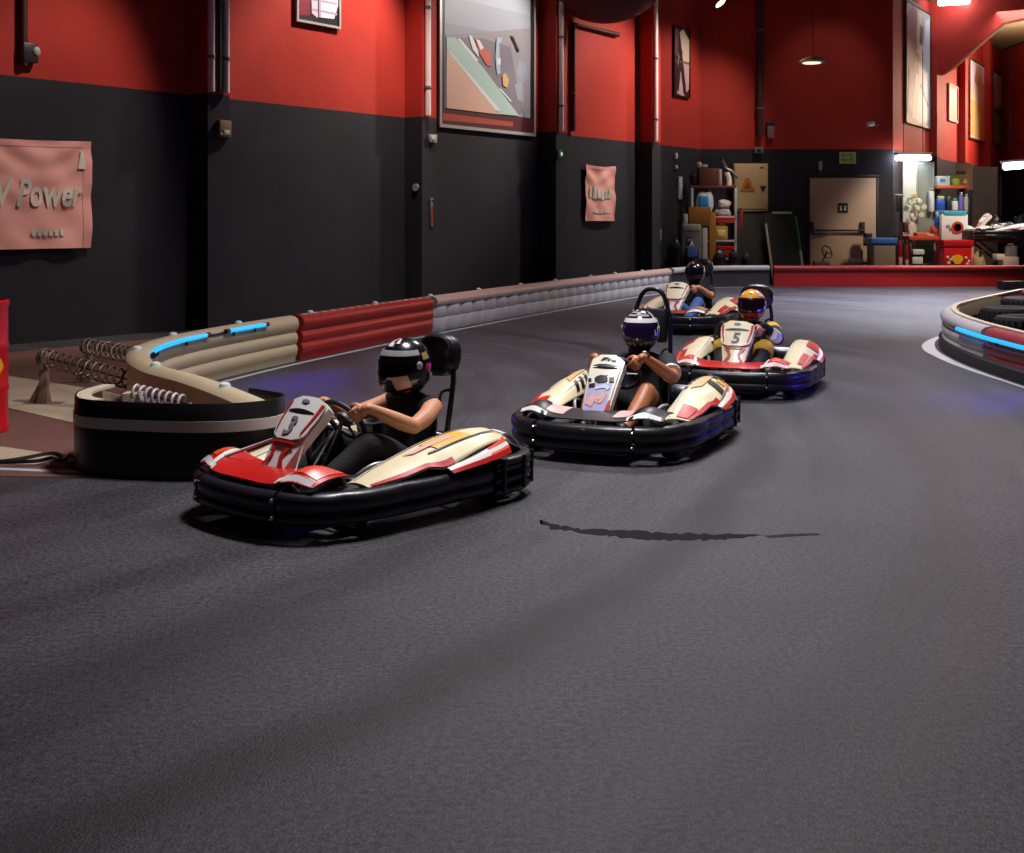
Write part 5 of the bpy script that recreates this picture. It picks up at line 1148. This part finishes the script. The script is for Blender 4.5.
fb = mat('dark brown frame', '4a2a22', .5)
side_poster('tall grey poster with pale standing shapes on the side wall', 904, 929, 0, 126, pmA[0], [(1, [(.25, .05), (.7, .03), (.8, .5), (.6, .95), (.45, .96), (.4, .5)]), (3, [(.66, .1), (.93, .06), (.95, .95), (.75, .9)]), (4, [(.3, .45), (.5, .42), (.52, .6), (.34, .62)]), (2, [(.52, .7), (.66, .68), (.68, .84), (.56, .86)]), (1, [(.35, .05), (.85, .05), (.75, .22), (.45, .25)]), (2, [(.55, .35), (.58, .36), (.9, .2), (.88, .18)]), (0, [(.06, .1), (.24, .08), (.26, .5), (.1, .45)])], fb)
side_poster('poster with a lilac top and straw coloured foot, third bay of the side wall', 968, 983.5, 62, 141, pmA[6], [(7, [(.05, .05), (.95, .03), (.95, .45), (.05, .5)]), (1, [(.05, .5), (.95, .45), (.7, .7), (.2, .66)]), (4, [(.3, .72), (.8, .72), (.75, .95), (.45, .96)])], fb)
side_poster('poster with a pale violet top and grey foot, fourth bay of the side wall', 991.5, 1001.5, 72, 147, pmA[2], [(6, [(.05, .5), (.95, .55), (.95, .96), (.05, .96)]), (0, [(.05, .05), (.95, .03), (.95, .4), (.05, .45)])], fb)
side_poster('small faint pink notice on the orange lit bay of the side wall', 947, 956, 85, 122, mat('faint pink notice', 'b8837c', .5), [(1, [(.2, .6), (.8, .6), (.8, .85), (.2, .85)]), (4, [(.3, .1), (.75, .1), (.6, .4), (.4, .4)])], mat('pink frame', 'b87a70', .5))
side_poster('narrow pink upright banner low on the side wall', 999, 1005.5, 176, 216, mat('pink cloth', 'b8786f', .6), [(1, [(.3, .5), (.7, .5), (.7, .8), (.3, .8)])], mat('pink cloth hem', 'a86a62', .6))
tube_l = mat('white strip light', 'ffffff', .3, emit='eef6ff', es=26)
def strip(label, a, c, r, drop):
    b = (a+c)/2; o = thing('strip_light', label, 'light', b, 0, 'white strip lights over the workshop'); d = (c-a).normalized()
    MB().tube([a-b, c-b], r, 12).build('lamp_tube', tube_l, o)
    x, y = frame_of(d); Rm = M((d, UP.cross(d), UP)).transposed(); MB().rbox((0, 0, r+.04), ((c-a).length+.1, .12, .05), .02, Rm).build('housing', grey_box, o)
    for e in (a-b, c-b): MB().tube([e-d*.0, e+d*.04], r*1.1, 10).build('end_cap', grey_box, o)
    for s in (.2, .8): q = (a-b).lerp(c-b, s)+UP*(r+.06); MB().tube([q, q+UP*drop], .008, 6).build('hanger', dk, o)
strip('bright white strip light over the red bench', at(897, 158, 27.2), at(929, 158, 28.0), .06, 2.4)
strip('bright white strip light over the lifted kart', at(1003, 167, 27.0), at(1040, 164, 26.3), .07, 2.4)
strip('white strip light under the roof at the top edge', at(940, 3, 29.5), at(972, 1, 30.2), .07, .1)
Yw = 28.3
item('panel_sheet', 'tall pale sheet added for the lit side wall under the strip light', 'sheet', 27.9, [('sheet', mat('pale grey sheet', 'b9beb6', .5, noise=.05), [(903, 161, 917, 281, 0, .04)]), ('edge_strip', mat('grey edge', '8d918c', .5), [(916.5, 161, 918, 281, -.01, .05)])], (910, 282, 0))  # pale colour carries the strip light's brightness on the wall
item('panel_sheet', 'grey green sheet added for the lit side wall, right of the pale one', 'sheet', 28.2, [('sheet', mat('grey green sheet', '7b8279', .5, noise=.05), [(918, 162, 934, 280, 0, .04)]), ('edge_strip', mat('grey edge', '8d918c', .5), [(933, 162, 934.5, 280, -.01, .05)])], (926, 281, 0))  # sheet colour stands for the black wall brightened by the strip light
glove_m = mat('off white glove', 'c9c2a8', .8)
for k, (x, y, ang, lab) in enumerate(((914, 197, .5, 'topmost of the pale work gloves hanging by the bench'), (919, 203, -.9, 'second pale work glove from the top, pointing right'), (917, 210, -.7, 'third pale work glove from the top'), (912, 219, .1, 'lowest pale work glove, over the dark tools'))):
    b = at(x, y, 27.75); o = thing('work_glove', lab, 'glove', b, 0, 'gloves hanging by the bench'); Rg = M.Rotation(ang+math.pi, 3, 'Y'); mb = MB(); mb.ell((0, 0, .05), (.06, .03, .09), Rg)
    for f in range(4): mb.tube([Rg@V((-.045+.03*f, 0, .10)), Rg@V((-.055+.037*f, 0, .2+.02*math.sin(f*1.1)))], [.017, .013], 8)
    mb.tube([Rg@V((.05, 0, .04)), Rg@V((.1, 0, .1))], [.017, .013], 8); mb.build('glove_hand', glove_m, o, remesh=.012, smooth=2); g = MB().tube([Rg@V((0, 0, -.0)), Rg@V((0, 0, -.06))], [.05, .055], 12); g.build('cuff', mat('yellow cuff', 'c7b45a', .8) if k == 0 else glove_m, o)
ext_r = mat('dark red enamel', '6d1420', .35)
def extinguisher(label, px, Y, h, r):
    b = at(px, 282, Y); b.z = 0; o = thing('fire_extinguisher', label, 'extinguisher', b, 0, 'extinguishers by the bench')
    MB().lathe([(r*.9, 0), (r, .02), (r, h*.75), (r*.8, h*.86), (r*.3, h*.92), (r*.3, h*.95)], n=20).build('cylinder', ext_r, o); MB().rbox((0, 0, h*.97), (.05, .12, .06), .012).build('valve', dk, o); MB().tube([V((0, -.04, h*.97)), V((r*1.2, -.05, h*.8)), V((r*1.25, -.03, h*.35))], .014, 8, smooth=4).build('hose', dk, o); MB().rbox((0, -r, h*.45), (r*1.1, .012, h*.2), .004).build('extinguisher_label', mat('pale red label', 'a8888a', .5), o)
extinguisher('dark red fire extinguisher nearest the blue lidded bin', 899.5, 27.1, 1.1, .072); extinguisher('dark red fire extinguisher next to the red bench', 906, 27.1, 1.0, .062)
item('hanging_tools', 'dark bunch of hanging tools and cables above the extinguishers', 'tools', 27.4, [('tool', dk, [(897, 195, 900, 212, 0, .05, 0, .02)]), ('tool', black_plastic, [(900.5, 198, 903, 222, 0, .05, 0, .02)]), ('tool', mat('maroon grip', '4a1a22', .5), [(903.5, 222, 909, 232, -.1, .1, 0, .04)]), ('rail', grey_box, [(895, 194, 905, 195.5, .02, .03)])], (900, 212))
item('work_bench', 'red topped work bench in front of the side wall', 'bench', 27.5, [('bench_top', mat('orange red bench top', 'b8482f', .4), [(909, 236, 948, 240, -.1, .7)]), ('leg', mat('dark red leg', '54201c', .5), [(909.5, 240, 912, 283, -.05, .06, 1)]), ('leg', mat('grey leg', '7b7473', .5), [(934, 240, 936, 283, -.05, .06, 1)]), ('lower_shelf', dk, [(911, 264, 936, 266, 0, .5)])], (928, 284, 0))
item('polystyrene_box', 'white box with a dark gap under the work bench', 'box', 27.4, [('box_body', mat('white foam', 'c3c9c6', .6), [(912.5, 257, 923, 264, 0, .3)]), ('lid', mat('white foam', 'c3c9c6', .6), [(913, 249.5, 924.5, 254.5, -.02, .34)]), ('gap', dk, [(914, 254.5, 922, 257, .02, .28)])], (918, 264))
lump('red_helmet_bag', 'rounded red bag on the bench beside the white carton', 'bag', 933, 224, 944, 236, 27.45, .3, mat('red bag cloth', 'a8402f', .6), [('handle', dk, (937, 222.5, 941, 225))], 21)
item('orange_rags', 'flat orange rag lying on the bench top', 'rag', 27.45, [('rag_fold', mat('orange rag', 'c8633c', .8), [(917, 232.5, 930, 236, 0, .3, 0, .05)]), ('rag_edge', mat('pale rag', 'c9a892', .8), [(927, 234, 935, 236, -.05, .2, 0, .03)])], (924, 236))
b = at(925, 236, 27.4); chest = mat('bright red tool chest', 'b5161b', .35)
o = item('tool_chest', 'bright red tool chest with a yellow emblem behind the red rail', 'tool chest', 26.75, [('chest_body', chest, [(944, 247, 973.5, 283, 0, .5, 1)]), ('lid', chest, [(943.5, 240, 974, 246.5, -.02, .54)]), ('corner_trim', mat('pinkish trim', 'c9827c', .4), [(971.5, 247, 974, 282, -.015, .04)])], (958, 284, 0))
bb = V(o.location); q = at(957.5, 260, 26.72)-bb; MB().prism([(-.06, -.09), (.06, -.09), (.13, .02), (.10, .09), (0, .13), (-.10, .09), (-.13, .02)], q, V((1, 0, 0)), UP, V((0, -.008, 0))).build('emblem', mat('emblem yellow', 'e8b21e', .4), o)
mb = MB()
for x, y, w in ((946.5, 256, 2.4), (949.5, 258.5, 2.6), (947.5, 261.5, 3.2), (952, 256, 1.6), (965, 256.5, 2.4), (968, 260, 2.2), (966, 262.5, 3)): box_px(mb, x, y, x+w, y+2.2, 26.735, .012, 0, bb, .003)
mb.build('lettering_mark', mat('emblem white', 'e2d6cf', .4), o)
o = item('white_carton', 'white carton with a red round print on the bench by the tool chest', 'carton', 27.3, [('carton_body', mat('white carton', 'cfd4d4', .6), [(941.5, 214.5, 968, 240, 0, .4)]), ('lid', mat('cyan lid', '2fa0c4', .45), [(944, 211, 967, 215, -.02, .42)]), ('grey_print', print_grey, [(946, 225, 950, 228, -.008, .008), (949, 228, 953, 231, -.008, .008), (952, 231, 956, 234, -.008, .008)]), ('side_flap', mat('grey white flap', 'aeb2b2', .6), [(968, 228, 971, 240, .02, .1)])], (955, 240))
bb = V(o.location); q = at(957.5, 227.5, 27.29)-bb; MB().lathe([(.14, 0), (.14, .008), (.09, .008), (.09, 0)], q, M.Rotation(math.pi/2, 3, 'X'), 24).build('round_print', mat('red ring print', 'b8342e', .5), o)
item('wall_shelf', 'orange wall shelf with boxes above the white carton', 'shelf', 28.0, [('shelf_board', mat('orange shelf board', 'c2562c', .45), [(937, 185.5, 969, 188.5, 0, .45)]), ('bracket', dk, [(939, 188.5, 941, 194, .1, .3)]), ('bracket', dk, [(964, 188.5, 966, 194, .1, .3)])], (953, 188))
item('wall_shelf', 'lower dark shelf full of bottles under the orange one', 'shelf', 28.0, [('shelf_board', mat('grey shelf board', '6f6d6a', .5), [(936, 210.5, 969, 212.5, 0, .45)]), ('bracket', dk, [(939, 212.5, 941, 218, .1, .3)]), ('bracket', dk, [(964, 212.5, 966, 218, .1, .3)])], (953, 212))
item('storage_box', 'pale box with a blue print on the orange shelf', 'box', 28.02, [('box_body', mat('pale blue white box', 'bcc9cf', .5), [(938, 176, 950, 185.5, 0, .3)]), ('blue_print', mat('teal print', '4d8aa8', .5), [(940, 178.5, 945.5, 182, -.008, .008)])], (944, 185))
item('green_jar', 'lime green jar on the orange shelf', 'jar', 28.05, [('jar_body', mat('lime jar', '93a832', .45), [(952.5, 178, 960.5, 185.5, 0, .2, 0, .06)]), ('lid', mat('dark lime lid', '6a7a2a', .45), [(953, 176.5, 960, 178, 0, .19, 0, .04)])], (956, 185))
item('orange_cup', 'small brown orange cup at the right end of the orange shelf', 'cup', 28.02, [('cup_body', mat('brown orange cup', 'a8642c', .5), [(964.5, 179.5, 968.5, 185.5, 0, .12, 0, .04)]), ('band', mat('pale band', 'd4b48c', .5), [(964.3, 181.5, 968.7, 183, -.004, .13, 0, .04)])], (966, 185))
for lab, x0, y0, x1, m1, m2 in (('blue canister with a pale top, left end of the lower shelf', 937, 199, 946, '1f4fb0', 'b9b98c'), ('black canister second from the left on the lower shelf', 947, 199, 952, '25282a', '7a7d70'), ('white bottle with a green cap on the lower shelf', 952.5, 201, 959, 'c2c8c8', '4c8a62'), ('violet and white carton on the lower shelf', 959.5, 195, 964, '6a5fb0', 'd4ccd4'), ('pale green bottle at the right end of the lower shelf', 964.5, 197, 969, '9fae9c', 'c9c7b8')):
    item('canister', lab, 'canister', 28.03, [('canister_body', mat('c'+m1, m1, .4), [(x0, y0, x1, 210.5, 0, .22, 0, .05)]), ('cap', mat('c'+m2, m2, .4), [(x0+1.2, y0-3, x1-1.2, y0, .04, .12, 0, .03)])], ((x0+x1)/2, 210), 'canisters on the lower shelf')
item('paper_roll', 'white paper roll standing upright left of the bottles', 'roll', 28.0, [('roll', mat('white paper', 'c4cac9', .7), [(930, 191, 935, 212, 0, .2, 0, .08)]), ('core', dk, [(931.5, 190, 933.5, 191, .06, .06)])], (932, 212))
item('blue_spray_can', 'small blue can at the left of the white carton', 'can', 27.45, [('can_body', mat('blue can', '2450a8', .35), [(935.5, 216, 939.5, 228, 0, .12, 0, .05)]), ('cap', mat('pale blue cap', '8fb4c8', .4), [(936, 212, 939, 216, .02, .08, 0, .03)])], (937, 236))
item('plywood_board', 'tan plywood board with a black clamp behind the orange shelf', 'board', 28.6, [('board', mat('tan plywood', 'b08a58', .55, noise=.12), [(956, 163, 973, 190, 0, .03)]), ('clamp', dk, [(958, 171, 966, 174, -.1, .1)])], (964, 190))
item('brown_partition', 'brown sheet material standing behind the lifted kart', 'sheet', 28.9, [('sheet', mat('brown sheet', '6d5a48', .55, noise=.1), [(972, 167, 998, 280, 0, .05)]), ('edge_strip', mat('brown edge', '54463a', .5), [(996.5, 167, 998, 280, -.01, .06)])], (985, 281, 0))
# lifted kart on its rack
Yk = 26.95; kc = at(1003, 238, Yk)
lift = make_kart('racing_kart', 'white kart parked up on the red service lift at the right', V((kc.x+.12, Yk+.3, kc.z-.06)), D(82), spec=dict(nose=mat('white nose', 'd5d5d2', .35), corner=pink_print, badge=print_grey, pod=white_plastic, art=art_plain, podart=lambda p, s: None, hoop=.6))
rk = mat('dark red lift', '6e1a1c', .45); b = V((kc.x+.12, Yk+.3, 0))
o = thing('kart_lift', 'red service lift with crossed legs under the parked kart', 'lift', b)
for sy in (-.28, .28): MB().rbox((0, sy, kc.z-.06), (1.5, .06, .06), .01).build('rail', rk, o)
for sy in (-.28, .28):
    MB().tube([V((-.6, sy, .05)), V((.6, sy, kc.z-.10))], .03, 8).build('leg', mat('black lift leg', '1a1517', .45), o); MB().tube([V((.6, sy*.9, .05)), V((-.6, sy*.9, kc.z-.10))], .03, 8).build('leg', rk, o)
for sx in (-.6, .6): MB().rbox((sx, 0, .03), (.08, .7, .06), .015).build('foot_bar', rk, o)
lump('sand_bag', 'tan sack on the floor left of the service lift', 'bag', 976, 252, 988, 285.3, 26.5, .35, mat('tan sack', 'a8906c', .7), [('tie', dk, (980, 250, 984, 253))], 31)
item('white_carton', 'low white and pink carton under the service lift', 'carton', 26.3, [('carton_body', mat('white pink carton', 'cdbdb8', .6), [(1004, 257, 1019, 283, 0, .35, 1)]), ('flap', white_plastic, [(997, 254, 1005, 260, .05, .25)]), ('band', print_red, [(1004, 266, 1019, 269, -.005, .01)])], (1011, 284, 0))
item('grey_canister', 'grey canister on the floor behind the white and pink carton', 'canister', 26.72, [('canister_body', mat('grey canister', '6d6a6c', .5), [(1006, 246, 1018, 283, 0, .2, 1, .05)]), ('cap', mat('pale cap', 'c2b0aa', .5), [(1009, 243.5, 1014, 246, .05, .1)])], (1011, 284, 0))

# ------------------------------------------------------------------ light
w = bpy.data.worlds.new('world'); S.world = w; w.use_nodes = True
w.node_tree.nodes['Background'].inputs[0].default_value = (*lin('5c5a66'), 1); w.node_tree.nodes['Background'].inputs[1].default_value = .02
def area(name, loc, target, sx, sy, power, col='fff2e6', spread=180):
    l = bpy.data.lights.new(name, 'AREA'); l.shape = 'RECTANGLE'; l.size = sx; l.size_y = sy; l.energy = power; l.color = lin(col); l.spread = math.radians(spread)
    o = bpy.data.objects.new(name, l); COL.objects.link(o); o.location = loc
    o.rotation_euler = (V(target)-V(loc)).to_track_quat('-Z', 'Y').to_euler(); return o
def spot(name, loc, target, power, ang=60, blend=.7, col='fff0e0', rad=.15):
    l = bpy.data.lights.new(name, 'SPOT'); l.energy = power; l.color = lin(col); l.spot_size = math.radians(ang); l.spot_blend = blend; l.shadow_soft_size = rad
    o = bpy.data.objects.new(name, l); COL.objects.link(o); o.location = loc
    o.rotation_euler = (V(target)-V(loc)).to_track_quat('-Z', 'Y').to_euler(); return o
cool = 'f6f1f6'
area('ceiling_lamp', (.4, 6.9, 6.6), (.2, 6.7, 0), 1.6, .8, 235, cool, 104)
area('ceiling_lamp', (2.6, 12.5, 6.6), (2.3, 12.0, 0), 1.6, .8, 250, cool, 120)
area('ceiling_lamp', (6.2, 15.5, 6.6), (6.0, 15.0, 0), 1.6, .8, 150, cool, 110)
area('ceiling_lamp', (7.6, 21.5, 6.6), (7.4, 21.0, 0), 2.0, .8, 820, 'eceeff', 92)
area('ceiling_lamp', (13, 29.5, 6.6), (13, 29.5, 0), 2.0, .8, 260, cool, 140)
area('ceiling_lamp', (1.4, 2.6, 6.6), (1.5, 3.0, 0), 1.6, .8, 7, cool, 120)
spot('workshop_fill', (10.4, 24.6, 4.6), (9.3, 27.6, .45), 820, 54, .5, 'ffe9cf', .3)  # unseen spot added to brighten the door and bench
spot('workshop_fill', (5.9, 24.4, 4.4), (4.6, 26.8, .9), 230, 36, .5, 'ffe9cf', .3)  # unseen spot added to brighten the shelving
area('side_wall_fill', (15.5, 33.8, 5.0), (11.8, 32.8, 3.8), 1.6, 1.0, 190, 'ffd9b8', 130)  # unseen area light added to brighten the side wall bays
area('side_wall_fill', (18.8, 41.0, 4.6), (15.2, 38.6, 3.4), 1.0, .5, 110, 'ffe6d6', 140)  # second unseen light added for the farther bays
area('roof_fill', (14.2, 33.5, 5.2), (14.2, 33.8, 7), 1.0, .5, 90, 'fff0dc', 150)  # unseen upward light added to brighten the roof sheet
spot('wall_flood', lw(6.4, 6.7, 1.5), lw(5.3, 2.8, REC), 1150, 75)
spot('wall_flood', lw(11.4, 6.7, 2.6), lw(8.9, 3.9, REC), 1150, 55)
spot('wall_flood', lw(15.2, 6.7, 2.4), lw(12.7, 2.6, REC), 1150, 70)
spot('wall_flood', lw(16.9, 6.7, 2.4), lw(16.0, 2.6, REC), 480, 75)
spot('wall_flood', lw(2.2, 6.7, 2.6), lw(.4, 1.7, REC), 760, 46)
spot('wall_flood', (7.8, 24.6, 6.7), (7.2, 27.5, 4.6), 55, 50)
# violet glow from the track lighting low on the two bends
area('violet_lamp', (4.22, 9.4, .34), (2.6, 10.3, .15), 1.6, .08, 22, '4632ff', 140)
area('violet_lamp', (-2.35, 11.2, .40), (-.2, 9.2, .1), 2.0, .08, 3.2, '4632ff', 140)
